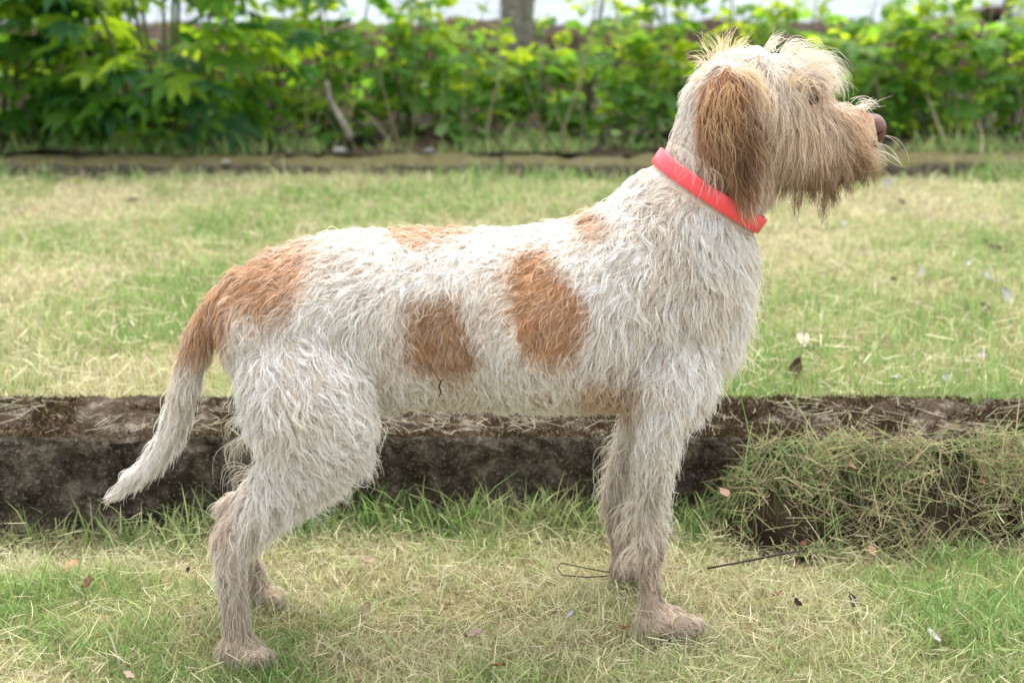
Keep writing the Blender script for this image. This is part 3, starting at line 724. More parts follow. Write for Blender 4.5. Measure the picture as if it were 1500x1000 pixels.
# terrace lawn
n = 190000
y = KB - .02 + (FKF - KB) * rng.random(n) ** 1.25; x = rng.uniform(-1, 1, n) * (1.5 + .52 * (y + 1.2)); p = np.column_stack([x, y])
d2 = fbm(p, 1.3, 141, 3) * .8 + fbm(p, 6, 145, 2) * .4
g = np.clip((d2 - .37) * 2.3 + .12 * sstep(0, 1.5, x), 0, 1)
h = rng.gamma(5, .0085, n) * (.5 + .7 * fbm(p, 3, 151)) * (1 - .3 * g) * np.where(rng.random(n) < .01, 2.2, 1)
far = sstep(KB, FKF, y)
blades('terrace_grass', np.column_stack([x, y, terr_z(p) - .004]), h, rng.uniform(.002, .004, n) * (1 + 1.2 * far), rng.uniform(0, 6.28, n), rng.uniform(.1, .8, n), mixcol(g * .78 + .18, .17), 2)
# rank grass at the far kerb, in front of and behind it
n = 16000
x = rng.uniform(-4.0, 4.0, n); front = rng.random(n) < .5
y = np.where(front, FKF - .01 - rng.gamma(2, .04, n), FKB + rng.gamma(2, .07, n)); p = np.column_stack([x, y])
keep = rng.random(n) < np.clip((fbm(p, 2, 161) - .38) * 4, .06, 1); x, y, p, front = x[keep], y[keep], p[keep], front[keep]; n = len(x)
h = rng.gamma(5, .022, n) * (.4 + fbm(p, 3, 165)) * np.where(front, .6, .65)
blades('kerbside_grass', np.column_stack([x, y, np.where(front, TZ, .20)]), h, rng.uniform(.004, .009, n), rng.uniform(0, 6.28, n), rng.uniform(.1, .8, n), mixcol(rng.uniform(0, .55, n), .2), 3)

def straw(name, pts, zf, n, lmin, lmax, tilt, cols, rmin=.0006, rmax=.0013):
    n = len(pts); L = rng.uniform(lmin, lmax, n); a = rng.uniform(0, 6.28, n); t = np.linspace(-.5, .5, 5)
    b = rng.normal(0, .16, n); tl = rng.normal(0, tilt, n)
    d = np.column_stack([np.cos(a), np.sin(a), np.tan(np.clip(tl, -1, 1))]); s = np.column_stack([-np.sin(a), np.cos(a), rng.normal(0, .4, n)])
    pos = pts[:, None] + L[:, None, None] * (t[None, :, None] * d[:, None] + (b[:, None] * t[None] ** 2)[..., None] * s[:, None])
    if zf is not None:
        zz = zf(pos.reshape(-1, 3)[:, :2]).reshape(n, 5); pos[..., 2] = np.maximum(pos[..., 2], zz + .001)
    rad = rng.uniform(rmin, rmax, n)[:, None] * np.array([.8, 1, 1, .9, .5])[None]
    return tag(curves_np(name, pos, rad, np.repeat(cols[:, None], 5, 1), M_STRAW), kind='stuff')
def strawcol(n): 
    k = rng.random(n)[:, None]
    return np.clip((STRAW * (1 - k) + np.array([.62, .55, .36]) * k) * rng.normal(1, .2, n)[:, None], .05, .85) 
n = 30000
x = rng.uniform(-1.7, 1.7, n); y = rng.uniform(-.6, KF, n); p = np.column_stack([x, y])
keep = rng.random(n) < .12 + .45 * dryness(p); x, y, p = x[keep], y[keep], p[keep]; n = len(x)
straw('straw', np.column_stack([x, y, ground_z(p) + rng.gamma(2, .009, n)]), ground_z, n, .012, .055, .35, np.where((rng.random(n) < .5)[:, None], strawcol(n) * .9, mixcol(np.full(n, .7), .15)), .0003, .0007)
n = 14000
y = rng.uniform(KB, FKF, n); x = rng.uniform(-1, 1, n) * (1.4 + .5 * (y + 1.2)); p = np.column_stack([x, y])
straw('terrace_straw', np.column_stack([x, y, terr_z(p) + rng.gamma(2, .008, n)]), terr_z, n, .025, .07, .3, strawcol(n), .0005, .0011)
# clippings lying on the kerb top
n = 1900
x = rng.uniform(-1.8, 1.8, n); y = rng.uniform(KF + .01, KB - .01, n)
keep = rng.random(n) < np.clip((fbm(np.column_stack([x, y]), 7, 171) - .3) * 2.4, .1, 1); x, y = x[keep], y[keep]; n = len(x)
straw('kerb_straw', np.column_stack([x, y, KH + .002 + rng.gamma(1.5, .003, n)]), lambda q: np.full(len(q), KH + .001), n, .015, .07, .05, strawcol(n) * .62, .0003, .0007)

# moss cushions on the kerb
n = 70000
x = rng.uniform(-1.7, 1.7, n); y = rng.uniform(KF + .004, KB - .006, n); p = np.column_stack([x, y])
keep = rng.random(n) < np.clip((fbm(p, 14, 175) - .36) * 5, .05, 1); x, y, p = x[keep], y[keep], p[keep]; n = len(x)
hh = rng.uniform(.003, .010, n) * (.5 + fbm(p, 20, 177)); d = np.column_stack([rng.normal(0, .6, n), rng.normal(0, .6, n), np.ones(n)])
pos = np.column_stack([x, y, np.full(n, KH - .003)])[:, None] + hh[:, None, None] * np.array([0, .5, 1.0])[None, :, None] * d[:, None]
mc = np.where(rng.random((n, 1)) < .8, np.array([.045, .027, .011]), np.array([.17, .125, .06])) * rng.normal(1, .3, n)[:, None]
tag(curves_np('moss', pos, np.array([.0011, .0009, .0003])[None] * rng.uniform(.6, 1.3, n)[:, None], np.repeat(np.clip(mc, .006, .3)[:, None], 3, 1), M_STRAW), kind='stuff')

# ------------------------------------------------------------------ heap of earth and dead grass against the kerb, right
HX = P(1000, 700, KF)[0]
def heap_z(p):
    s = sstep(HX - .02, HX + .16, p[:, 0]); back = np.clip((p[:, 1] - (KF - .13)) / .11, 0, 1)
    return -.03 + s * (.16 * back ** .8 + .03) + .05 * (fbm(p, 16, 181) - .5) * s
tag(link('earth_heap', grid_mesh('earth_heap', HX - .03, 2.6, KF - .17, KF + .004, 260, 44, heap_z), M_BED), kind='structure')
n = 15000
x = HX + .01 + rng.random(n) * 1.5; y = KF - .16 * rng.random(n) ** 1.2; p = np.column_stack([x, y])
keep = rng.random(n) < np.clip((fbm(p, 9, 191) - .38) * 3.6, .10, 1) * (.35 + .65 * sstep(KF - .15, KF - .06, y)); x, y, p = x[keep], y[keep], p[keep]; n = len(x)
straw('dead_grass', np.column_stack([x, y - rng.gamma(1.5, .008, n), heap_z(p) + rng.gamma(1.5, .008, n)]), heap_z, n, .02, .085, .6, np.where((rng.random(n) < .72)[:, None], strawcol(n) * np.array([.58, .55, .48]) * rng.uniform(.6, 1.25, (n, 1)), mixcol(np.full(n, .4), .2)), .00035, .0008)
n = 2300
x = HX + .0 + rng.random(n) * 1.3; y = KF - .005 - .06 * rng.random(n) ** 1.5; p = np.column_stack([x, y])
keep = rng.random(n) < np.clip((fbm(p, 6, 195) - .36) * 3.0 + .5 * np.exp(-(x - HX - .1) ** 2 / .02), .1, 1); x, y, p = x[keep], y[keep], p[keep]; n = len(x)
L = rng.uniform(.04, .13, n); a = rng.normal(-1.57, 1.0, n); t = np.linspace(0, 1, 6)
out = np.column_stack([np.cos(a), np.sin(a) * .8, np.zeros(n)])
upf = rng.uniform(.1, .7, n)
pos = np.column_stack([x, y, heap_z(p)])[:, None] + L[:, None, None] * (t[None, :, None] * (out * .7)[:, None] + np.array([0, 0, 1.0]) * ((upf[:, None] * 1.6 * t - (1.1 + upf[:, None]) * t ** 2)[..., None]))
zz = heap_z(pos.reshape(-1, 3)[:, :2]).reshape(n, 6); gz = ground_z(pos.reshape(-1, 3)[:, :2]).reshape(n, 6); pos[..., 2] = np.maximum(pos[..., 2], np.maximum(zz, gz) + .002)
tag(curves_np('drooping_grass', pos, rng.uniform(.0005, .0011, n)[:, None] * (1 - .8 * t[None]), np.repeat((mixcol(np.clip(rng.normal(.66, .3, n) - .4 * np.exp(-(x - HX - .12) ** 2 / .03), 0, 1), .22) * .72)[:, None], 6, 1), M_GRASS), kind='stuff')

n = 3600
x = HX + .01 + rng.random(n) * 1.4; y = KF - .15 * rng.random(n); p = np.column_stack([x, y])
keep = rng.random(n) < np.clip((fbm(p, 11, 197) - .40) * 4.5, .03, 1); x, y, p = x[keep], y[keep], p[keep]; n = len(x)
blades('heap_tufts', np.column_stack([x, y, heap_z(p) - .004]), rng.gamma(5, .0085, n), rng.uniform(.0012, .003, n), rng.normal(-1.57, 1.1, n), rng.uniform(.4, 1.6, n), mixcol(np.clip(rng.normal(.45, .3, n), 0, 1), .2) * .8)

# ------------------------------------------------------------------ leaves, twigs and pebbles lying about
def leaf_litter(u, v, px, colr, label, z=0.0, curl=.3, nm='fallen_leaf', cat='leaf'):
    zf = ground_z if z == 0 else terr_z
    q = G(u, v, z); zz = zf(q[None, :2])[0] if z in (0.0, TZ) else z
    lift = .03 if z == 0 else .02
    q = G(u, v, zz + lift)
    sc_ = px * math.hypot(q[1] - CAM_Y, CAM_Z) / FPX * .5
    V = []; nx, ny = 8, 5; bend = random.uniform(-.35, .35); roll = random.uniform(.2, .9)
    for i in range(nx):
        a = -1 + 2 * i / (nx - 1); wd_ = .52 * max(0.03, (1 - a * a)) ** random.uniform(.6, 1.1) * random.uniform(.7, 1.2)
        for j in range(ny):
            b = -1 + 2 * j / (ny - 1)
            V.append((a * sc_ * random.uniform(.94, 1.04), (b * wd_ * random.uniform(.82, 1.1) + bend * a * a) * sc_, sc_ * (curl * roll * (b * abs(b) * .6 + b * b * .4 + a * a * .6) + random.uniform(-.10, .10))))
    nb = len(V); V = V + [(a, b, c - .0012) for a, b, c in V]
    F = []
    for i in range(nx - 1):
        for j in range(ny - 1):
            k = i * ny + j; F.append((k, k + ny, k + ny + 1, k + 1)); F.append((nb + k, nb + k + 1, nb + k + ny + 1, nb + k + ny))
    px = px * .85; mm = NT('dry_leaf'); nn = mm.noise(60, 5); mm.col(mm.mix(nn.outputs[0], colr, tuple(c * .65 for c in colr)), .8, .2); mm.bump(nn.outputs[0], .3, .002)
    o = tag(link(nm, mesh_py(nm, V, F, True), mm.m, loc=q), label, cat, 'fallen leaves on the grass')
    o.rotation_euler = (Matrix.Rotation(random.uniform(.15, .8), 3, 'X') @ Matrix.Rotation(random.uniform(-.35, .35), 3, 'Y') @ Matrix.Rotation(random.uniform(0, 6.28), 3, 'Z')).to_euler()
PK, WH, BE, BR, RD, DK = (.36, .26, .20), (.40, .385, .36), (.33, .26, .16), (.15, .085, .045), (.20, .085, .045), (.045, .03, .022)
for a in [
 (695, 926, 30, PK, 'pale pink dry leaf lying in front of the dog midway between its legs'),
 (836, 899, 18, WH, 'small whitish leaf in the grass left of the near front paw'),
 (537, 894, 26, BE, 'beige dry leaf lying below the belly towards the hind legs'),
 (540, 818, 22, BE, 'pale upright dry leaf behind the hind legs near the kerb foot'),
 (655, 887, 15, BR, 'small brown leaf in the grass under the middle of the belly'),
 (1138, 868, 22, BR, 'brown curled leaf right of the front paw and below the thin twig'),
 (1168, 882, 16, DK, 'tiny dark grey leaf right of the brown curled leaf'),
 (1250, 878, 24, DK, 'dark crumpled leaf clump in the lower right grass'),
 (1368, 930, 28, WH, 'white torn leaf in the green grass at lower right'),
 (104, 826, 30, (.40, .24, .13), 'tan leaf lying below the tip of the tail'),
 (128, 852, 22, BR, 'brown leaf just below the tan leaf at left'),
 (275, 834, 10, DK, 'tiny black leaf scrap just left of the near hock'),
 (190, 988, 24, PK, 'pale pink leaf at the bottom edge left of the hind paw'),
 (730, 972, 20, RD, 'reddish brown curled leaf at the bottom edge below the belly'),
 (914, 918, 15, RD, 'rust red leaf touching the heel of the near front paw'),
 (1278, 806, 22, (.32, .20, .12), 'brownish leaf at the foot of the earth heap')]: leaf_litter(*a)
for (u, v, px, colr, lab) in [(1062, 720, 24, (.26, .17, .11), 'pinkish tan leaf caught in the heap right of the front leg'), (1248, 683, 24, (.22, .125, .065), 'tan leaf hanging high in the dead grass heap'),
                              (1177, 795, 14, RD, 'small red leaf low at the foot of the dead grass'), (1440, 705, 14, RD, 'small red leaf high at the right end of the dead grass')]:
    q = P(u, v, KF - .11 - .04 * (v > 710)); leaf_litter(u, v, px, colr, lab, float(q[2]) - .0, .5)
for (u, v, px, colr, lab) in [
 (1453, 360, 30, DK, 'dark brown crumpled leaf on the upper lawn at far right'), (1420, 385, 16, WH, 'small white leaf left below the dark leaf on the upper lawn'), (1448, 404, 22, WH, 'white leaf below the dark leaf on the upper lawn'),
 (1476, 433, 30, WH, 'largest white leaf near the right edge of the upper lawn'), (1443, 449, 22, DK, 'dark flat leaf under the largest white leaf'), (1166, 540, 34, (.07, .042, .022), 'dark brown curled leaf just behind the kerb right of the chest'),
 (1176, 497, 38, (.52, .44, .34), 'large pale leaf on the upper lawn right of the chest'), (1350, 398, 22, WH, 'whitish leaf left of the white pair on the upper lawn'), (1308, 409, 16, DK, 'little dark leaf left of the whitish leaf on the upper lawn'),
 (1385, 553, 24, WH, 'white leaf close behind the right part of the kerb'), (1438, 520, 20, WH, 'white leaf above the kerb near the right edge'), (1235, 328, 14, WH, 'tiny white leaf on the upper lawn under the beard'),
 (1312, 552, 20, WH, 'whitish leaf close behind the kerb left of another'), (1298, 268, 22, WH, 'white leaf near the far kerb right of the beard'), (1322, 296, 16, DK, 'dark leaf on the far lawn right of the beard'),
 (192, 292, 26, DK, 'dark leaf on the far lawn in front of the bush shadow')]: leaf_litter(u, v, px, colr, lab, TZ)

def twig(path, r, label, nm='twig', cat='twig', mat=M_TWIG):
    path = np.asarray(path); b = path[0].copy(); v_, f_ = tube(path - b, r, 6)
    return tag(link(nm, mesh_py(nm, v_, f_, True), mat, loc=b), label, cat)
def gp(u, v, z): return G(u, v, z)
twig([gp(1036, 832, .05), gp(1075, 825, .052), gp(1110, 818, .05), gp(1150, 810, .055), gp(1182, 805, .05)], [.0016, .0018, .002, .0021, .0012], 'thin straight dark twig lying right of the front legs')
twig([gp(893, 838, .045), gp(860, 832, .05), gp(822, 824, .05), gp(816, 832, .046), gp(824, 842, .04), gp(860, 845, .04), gp(890, 843, .04)], .0010, 'thin dark looped twig lying behind the front paws')
twig([P(647, 556, -.125), P(643, 566, -.126), P(646, 574, -.125), P(642, 582, -.124)], [.0010, .0015, .0013, .0007], 'tiny dark twig caught in the belly fur')
twig([P(478, 120, 4.6), P(482, 145, 4.57), P(490, 160, 4.53), P(502, 180, 4.47), P(514, 202, 4.4)], [.012, .015, .016, .018, .02], 'grey bare branch leaning in front of the brown bank', 'dead_branch', 'branch', M_BARK)
def stone(u, v, z, r, label, colr):
    q = G(u, v, z); V, F = sphere((0, 0, 0), 1.0, 12); V = np.array(V); V *= np.array([r, r * .8, r * .55]); V *= (1 + .35 * (fbm(V / r, 1.6, int(u)) - .5))[:, None]
    mm = NT('stone'); nn = mm.noise(30, 5); mm.col(mm.mix(nn.outputs[0], colr, tuple(c * .6 for c in colr)), .9); tag(link('stone', mesh_py('stone', V, F, True), mm.m, loc=q), label, 'stone')
stone(497, 221, .24, .028, 'pale stone lying behind the edging kerb left of the dog', (.22, .215, .21))
stone(628, 222, .24, .024, 'small grey stone behind the edging kerb above the back', (.15, .145, .14))
stone(330, 238, .215, .022, 'little whitish stone on the edging kerb under the bush', (.26, .25, .2))

# ------------------------------------------------------------------ plants
def rot_to(d, roll):
    """local +X to d, local +Z as near up as it can be, then rolled"""
    d = Vector(d).normalized(); up = Vector((0, 0, 1))
    y = up.cross(d); y = y.normalized() if y.length > 1e-3 else Vector((0, 1, 0)); z = d.cross(y)
    return (Matrix((d, y, z)).transposed() @ Matrix.Rotation(roll, 3, 'X')).to_euler()
def leaflet(V, F, base, ang, L, wd, droop):
    ca, sa = math.cos(ang), math.sin(ang); o = len(V)
    pts = [(0, 0, 0), (.28, .8, .06), (.28, 0, .0), (.28, -.8, .06), (.62, .95, .07), (.62, 0, -.01), (.62, -.95, .07), (1, 0, -.02)]
    for x, y, z in pts:
        X, Y = x * L, y * wd * .5; V.append((base[0] + X * ca - Y * sa, base[1] + X * sa + Y * ca, base[2] + z * L - droop * (x ** 2) * L))
    F += [(o, o + 2, o + 1), (o, o + 3, o + 2), (o + 1, o + 2, o + 5, o + 4), (o + 2, o + 3, o + 6, o + 5), (o + 4, o + 5, o + 7), (o + 5, o + 6, o + 7)]
def palm_mesh(k, n, L, wd):
    V, F = [(-.5 * L, .004, -.05), (-.5 * L, -.004, -.05), (0, -.003, 0), (0, .003, 0)], [(0, 1, 2, 3)]
    for i in range(n):
        a = math.radians(-125 + 250 * i / (n - 1)); s = 1 - .35 * abs(a) / 2.2
        leaflet(V, F, (0, 0, 0), a + random.uniform(-.08, .08), L * s, wd * s, random.uniform(.12, .4))
    m = mesh_py('leaf', V, F); return m
def tri_mesh(L, wd, n):
    V, F = [(-.6 * L, .003, .02), (-.6 * L, -.003, .02), (.5 * L, -.002, 0), (.5 * L, .002, 0)], [(0, 1, 2, 3)]
    leaflet(V, F, (.45 * L, 0, 0), random.uniform(-.1, .1), L, wd, random.uniform(.2, .5))
    for i in range((n - 1) // 2):
        for s in (-1, 1): leaflet(V, F, (.36 * L - .42 * i * L, 0, 0), s * (1.0 + random.uniform(-.15, .2)), L * .78, wd * .8, random.uniform(.2, .5))
    return mesh_py('leaf', V, F)
PALM = {M_PALM: [palm_mesh(i, 8, .17, .055) for i in range(4)], M_PALMB: [palm_mesh(i, 8, .17, .058) for i in range(3)], M_PALMD: [palm_mesh(i, 8, .16, .055) for i in range(3)], M_YEL: [palm_mesh(0, 7, .13, .06)]}
TRI = {M_BERRY: [tri_mesh(.10, .085, 3 if i % 2 else 5) for i in range(5)], M_BERRYB: [tri_mesh(.085, .075, 3) for i in range(4)]}
for D in (PALM, TRI):
    for mt, L_ in D.items():
        for m in L_: m.materials.append(mt)
def put_leaf(parent, mesh, loc, d, roll, s, label=None):
    o = bpy.data.objects.new('leaf', mesh); C.objects.link(o); o.parent = parent; o.location = loc; o.rotation_euler = rot_to(d, roll); o.scale = (s, s, s)
    if label: o['label'] = label
def palm_bush(cx, cy, z0, rx, ry, hgt, nleaf, label, seed):
    R = random.Random(seed)
    b = tag(empty('leafy_bush', (cx, cy, z0)), label, 'bush', 'bushes of fingered leaves')
    for i in range(9):
        a = R.uniform(0, 6.28); q = math.sqrt(R.random()); ex, ey = q * rx * math.cos(a) * .8, q * ry * math.sin(a) * .8
        path = [(ex * .25, ey * .25, -.05), (ex * .5, ey * .5, hgt * .35), (ex * .8, ey * .8, hgt * .7), (ex, ey, hgt * .95)]
        v_, f_ = tube(path, [.014, .011, .008, .004], 6); link('stem', mesh_py('stem', v_, f_, True), M_STEM, b)
    for i in range(nleaf):
        a = R.uniform(0, 6.28); zz = R.random() ** 1.05; prof = .55 + .5 * math.sin(min(1, zz * 1.15) * 2.4)
        q = R.uniform(.35, 1.0) ** .6 * prof
        x, y, z = q * rx * math.cos(a), q * ry * math.sin(a), zz * hgt
        d = (math.cos(a) + R.uniform(-.5, .5), math.sin(a) + R.uniform(-.5, .5), R.uniform(-.6, .25))
        k = R.random(); outer = q / max(prof, .01)
        mt = M_PALMB if (k < .6 and zz > .25 and (cx + x) > -1.9) or k < .10 else M_PALMD if k > .72 else M_PALM  # sunlit right and upper foliage imitated with the brighter leaf colour
        if R.random() < .018: put_leaf(b, PALM[M_YEL][0], (x, y, z), d, R.uniform(-.5, .5), R.uniform(.7, 1), 'yellowed leaf'); continue
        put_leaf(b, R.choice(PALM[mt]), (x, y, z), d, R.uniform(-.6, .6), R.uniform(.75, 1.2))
palm_bush(P(230, 100, 4.4)[0], 4.5, .2, .66, .5, 1.15, 300, 'big bright green bush of fingered leaves left behind the upper lawn', 3)
palm_bush(P(-50, 100, 4.4)[0], 4.6, .2, .62, .5, 1.2, 300, 'dark green bush of fingered leaves cut by the left picture edge', 5)
for (u, v, lab) in [(100, 262, 'yellow orange leaf hanging in front of the edging kerb')]:
    q = P(u, v, FKF - .12); V, F = [], []; leaflet(V, F, (0, 0, 0), 0, .10, .075, .3); V += [(x, y, z - .0015) for x, y, z in V]; F += [tuple(i + 8 for i in f[::-1]) for f in F]
    o = tag(link('fallen_leaf', mesh_py('fallen_leaf', V, F), M_YEL, loc=(q[0], q[1], max(q[2], TZ + .02))), lab, 'leaf'); o.rotation_euler = (1.2, .9, .4)

def shrub(u, Y, vtop, nst, nleaf, label, seed, spread=.22, name='leafy_shrub', bright=.5):
    Y -= .38; vtop -= 35; nleaf = int(nleaf * 1.4); R = random.Random(seed); bx = P(u, 200, Y)[0]; z0 = .22 + .12 * float(sstep(5.2, 6.4, np.array(Y)))
    hgt = max(.25, P(u, vtop, Y)[2] - z0)
    b = tag(empty(name, (bx, Y, z0)), label, 'shrub', 'leafy young shrubs along the bank')
    st = []
    for i in range(nst):
        a = R.uniform(0, 6.28); q = R.uniform(.2, 1) * spread; h = hgt * R.uniform(.7, 1.05)
        x1, y1 = q * math.cos(a), q * math.sin(a) * .7
        path = [(x1 * .3, y1 * .3, -.06), (x1 * .55, y1 * .55, h * .35), (x1 * .85, y1 * .85, h * .7), (x1 * 1.25, y1 * 1.25, h)]
        v_, f_ = tube(path, [.009, .007, .0055, .003], 6); link('stem', mesh_py('stem', v_, f_, True), M_STEM, b); st.append(np.array(path))
    for i in range(nleaf):
        s = R.choice(st); t = R.uniform(.04, 1.0) ** .8 * 3; k = min(2, int(t)); c = s[k] + (s[k + 1] - s[k]) * (t - k)
        a = R.uniform(0, 6.28); top = t / 3
        d = (math.cos(a), math.sin(a), R.uniform(-.5, .35))
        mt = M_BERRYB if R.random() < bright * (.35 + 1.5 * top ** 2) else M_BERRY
        off = .04 + .08 * R.random()
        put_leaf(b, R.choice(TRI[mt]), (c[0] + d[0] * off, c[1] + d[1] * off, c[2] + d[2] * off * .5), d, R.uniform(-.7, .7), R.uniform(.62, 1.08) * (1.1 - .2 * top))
SH = [
 (455, 5.0, 165, 3, 34, 'low pale shrub at the right foot of the big bush', .18), (505, 5.3, -20, 4, 64, 'tall shrub just right of the big bush', .24),
 (590, 5.1, 10, 4, 70, 'tall leafy shrub left of the grey tree trunk', .24), (655, 5.4, -30, 4, 64, 'shrub close left of the grey tree trunk', .22),
 (720, 4.95, 70, 3, 52, 'bright yellow green shrub in front of the tree trunk foot', .18), (800, 5.0, 66, 3, 60, 'bushy shrub just right of the tree trunk', .2),
 (850, 5.5, -30, 4, 34, 'thin shrub behind the gap showing brown bank', .26), (930, 4.95, 20, 4, 74, 'dense shrub left behind the nape of the dog', .22),
 (985, 5.3, -40, 4, 70, 'tall shrub behind the crown of the head', .22), (1065, 5.4, -30, 4, 60, 'shrub behind the raised forehead tuft', .24),
 (1160, 5.5, 20, 3, 34, 'sparse shrub behind the brow', .2), (1235, 5.5, 40, 3, 46, 'shrub above the bridge of the muzzle', .2),
 (1290, 5.0, 60, 4, 66, 'shrub just beyond the nose', .2), (1350, 5.2, -10, 4, 72, 'tall shrub two steps right of the nose', .22),
 (1415, 4.95, 20, 4, 72, 'bright shrub left of the white car', .2), (1478, 5.1, 40, 4, 72, 'shrub in front of the white car at the right edge', .2),
 (1560, 5.2, 10, 4, 60, 'shrub just cut by the right picture edge', .24), (380, 5.6, -20, 4, 50, 'tall shrub behind the big bush', .26)]
for i, (u, Y, vt, ns_, nl, lab, sp) in enumerate(SH): shrub(u, Y, vt, ns_, nl, lab, 40 + i, sp)

# undergrowth: nobody could count it
def undergrowth():
    n = 5200; x = rng.uniform(-4.6, 4.6, n); y = rng.uniform(FKB + .02, 6.2, n); p = np.column_stack([x, y])
    keep = rng.random(n) < np.clip((fbm(p, 1.8, 201) - .36) * 3.2, .05, 1); x, y, p = x[keep], y[keep], p[keep]; n = len(x)
    z = .2 + .12 * sstep(5.2, 6.4, y) + rng.gamma(2, .05, n) + .3 * sstep(5.7, 6.2, y)
    L = rng.uniform(.03, .09, n); a = rng.uniform(0, 6.28, n); d = np.column_stack([np.cos(a), np.sin(a), rng.uniform(-.5, .6, n)]); s = np.column_stack([-np.sin(a), np.cos(a), rng.uniform(-.5, .5, n)])
    c = np.column_stack([x, y, z]); V = np.stack([c, c + L[:, None] * (.5 * d + .35 * s), c + L[:, None] * d, c + L[:, None] * (.5 * d - .35 * s)], 1)
    i = np.arange(n)[:, None] * 4; f = np.concatenate([i + np.array([0, 2, 1]), i + np.array([0, 3, 2])])
    k = rng.random(n)[:, None]; col = (np.array([.05, .13, .03]) * (1 - k) + np.array([.15, .26, .04]) * k)
    dead = rng.random(n) < .22; col[dead] = np.array([.13, .085, .05])
    tag(link('undergrowth', mesh_np('undergrowth', V.reshape(-1, 3), f, np.repeat(col, 4, 0)), M_GRASS), kind='stuff')
undergrowth()
# dry stalks in the bed
n = 500; x = rng.uniform(-4, 4, n); y = rng.uniform(FKB + .05, 6.3, n); t = np.linspace(0, 1, 4); L = rng.uniform(.15, .6, n)
d = np.column_stack([rng.normal(0, .35, n), rng.normal(0, .25, n), np.ones(n)])
pos = np.column_stack([x, y, .2 + .12 * sstep(5.2, 6.4, y)])[:, None] + L[:, None, None] * t[None, :, None] * d[:, None] + (rng.normal(0, .06, (n, 1, 3)) * (t ** 2)[None, :, None])
tag(curves_np('dry_stalks', pos, rng.uniform(.002, .005, n)[:, None] * (1 - .5 * t[None]), np.repeat(np.clip(np.array([.20, .155, .10]) * rng.normal(1, .3, n)[:, None], .03, .5)[:, None], 4, 1), M_STRAW), kind='stuff')

# slender tree behind the shrubs
def tree(u, Y, r, label, seed):
    R = random.Random(seed); q = P(u, 150, Y); b = tag(empty('young_tree', (q[0], Y, .25)), label, 'tree')
    path = [(-.02, 0, -.1), (.0, 0, .3), (.02, .02, .8), (.0, .05, 1.5), (.06, .05, 2.2), (.05, .1, 3.2)]
    parts = [tube(path, [r * 1.5, r * 1.05, r * .95, r * .85, r * .65, r * .25], 12), tube([(.03, -.01, .0), (.075, .0, .4), (.13, .03, 1.0), (.28, .06, 1.9), (.5, .1, 2.8)], [r * .9, r * .6, r * .55, r * .42, r * .15], 10)]
    v_, f_ = merge(parts); link('trunk', mesh_py('trunk', v_, f_, True), M_BARK, b)
    lv, lf = [], []
    for i in range(5):
        a = R.uniform(0, 6.28); h = R.uniform(1.7, 2.9); L = R.uniform(.5, .9); e = (L * math.cos(a), L * math.sin(a), h + L * .7)
        vv, ff = tube([(.03, .05, h), (e[0] * .5, e[1] * .5, h + L * .3), e], [r * .35, r * .22, r * .06], 6); o_ = len(lv); lv += vv; lf += [tuple(k + o_ for k in f) for f in ff]
    link('limb', mesh_py('limb', lv, lf, True), M_BARK, b)
    n = 2600; cc = rng.normal(0, 1, (14, 3)) * np.array([.5, .45, .45]) + np.array([.1, .05, 2.9]); c = cc[rng.integers(0, 14, n)] + rng.normal(0, .17, (n, 3))
    c[:, 2] = np.maximum(c[:, 2], 1.75)
    L = rng.uniform(.05, .1, n); d = norm(rng.normal(0, 1, (n, 3))); s = norm(np.cross(d, rng.normal(0, 1, (n, 3))))
    V = np.stack([c, c + L[:, None] * (.5 * d + .35 * s), c + L[:, None] * d, c + L[:, None] * (.5 * d - .35 * s)], 1)
    i = np.arange(n)[:, None] * 4; f = np.concatenate([i + np.array([0, 2, 1]), i + np.array([0, 3, 2])])
    k = rng.random(n)[:, None]; col = np.array([.05, .14, .03]) * (1 - k) + np.array([.12, .25, .04]) * k
    o_ = link('crown', mesh_np('crown', V.reshape(-1, 3), f, np.repeat(col, 4, 0)), M_GRASS, b); o_['kind'] = 'stuff'
tree(748, 5.5, .062, 'slender grey barked tree standing among the shrubs above the dog back', 9)

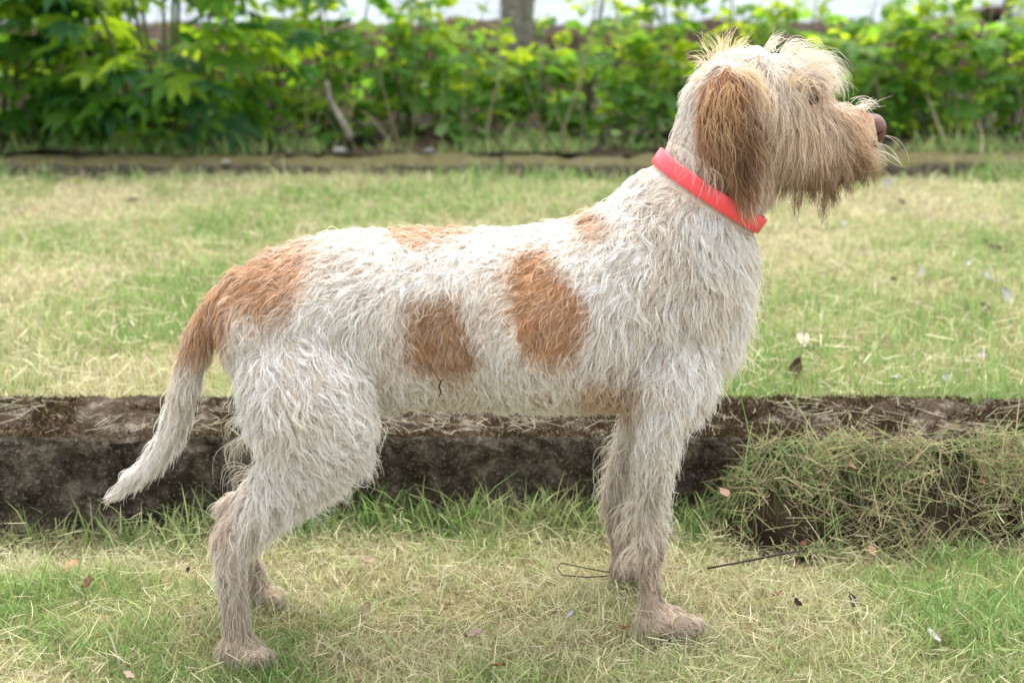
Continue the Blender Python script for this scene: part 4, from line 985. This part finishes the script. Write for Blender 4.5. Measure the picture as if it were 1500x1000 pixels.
# ------------------------------------------------------------------ white car on the road beyond the bank
def car(x, y, z, label):
    b = tag(empty('parked_car', (x, y, z)), label, 'car')
    white = NT('white_paint').col((.78, .78, .78), .25, .5).m; glass = NT('dark_glass').col((.02, .025, .03), .08, .5).m; black = NT('tyre_rubber').col((.02, .02, .02), .8).m
    amber = NT('amber_lens').col((.7, .30, .02), .2, .5).m; red = NT('dark_sill').col((.08, .02, .02), .5).m; alloy = NT('alloy').col((.45, .45, .46), .35).m
    prof = [(-2.1, .32), (-2.12, .55), (-2.0, .78), (-1.2, .92), (-.75, 1.0), (-.15, 1.42), (.35, 1.5), (1.25, 1.46), (1.85, 1.05), (2.1, .95), (2.15, .5), (2.1, .3)]
    V, F = [], []
    for s, k in ((-.82, 0), (-.86, 1), (.86, 1), (.82, 0)):
        for px_, pz in prof: V.append((px_, s * (1 - .16 * max(0, pz - .9)), pz if k else pz))
    n = len(prof)
    for r_ in range(3):
        for i in range(n): F.append((r_ * n + i, r_ * n + (i + 1) % n, (r_ + 1) * n + (i + 1) % n, (r_ + 1) * n + i))
    F.append(tuple(range(n - 1, -1, -1))); F.append(tuple(3 * n + i for i in range(n)))
    m = mesh_py('body', V, F); link('body', m, white, b)
    for s in (-1, 1):
        yv = s * .80
        link('window', mesh_py('window', [(-.62, yv * 1.02, 1.0), (-.12, yv * .955, 1.36), (1.2, yv * .955, 1.38), (1.6, yv * 1.02, 1.03), (-.62, yv * 1.0, 1.0), (-.12, yv * .93, 1.36), (1.2, yv * .93, 1.38), (1.6, yv * 1.0, 1.03)],
             [(0, 1, 2, 3), (7, 6, 5, 4), (0, 4, 5, 1), (1, 5, 6, 2), (2, 6, 7, 3), (3, 7, 4, 0)]), glass, b)
        v_, f_ = merge([([(xx, s * .865 + d, zz) for xx in (-1.95, 1.95) for d in (-.02, .02) for zz in (.26, .36)], [(0, 1, 3, 2), (4, 6, 7, 5), (0, 4, 5, 1), (2, 3, 7, 6), (0, 2, 6, 4), (1, 5, 7, 3)])])
        link('sill', mesh_py('sill', v_, f_), red, b)
        v_, f_ = tube([(-2.06, s * .70, .60), (-2.13, s * .62, .60), (-2.15, s * .5, .60)], [.06, .075, .06], 10); link('headlight', mesh_py('headlight', v_, f_, True), amber, b)
        for wx in (-1.35, 1.35):
            v_, f_ = tube([(wx, s * .70, .31), (wx, s * .72, .31), (wx, s * .87, .31), (wx, s * .89, .31)], [.27, .31, .31, .27], 24); wo = link('wheel', mesh_py('wheel', v_, f_, True), black, b)
            v_, f_ = tube([(wx, s * .885, .31), (wx, s * .90, .31)], [.19, .17], 18); link('rim', mesh_py('rim', v_, f_, True), alloy, wo)
cq = P(1497, 44, 20.5)
car(float(cq[0]) + 1.35, 21.4, .03, 'white car on the pale road beyond the bank at top right')
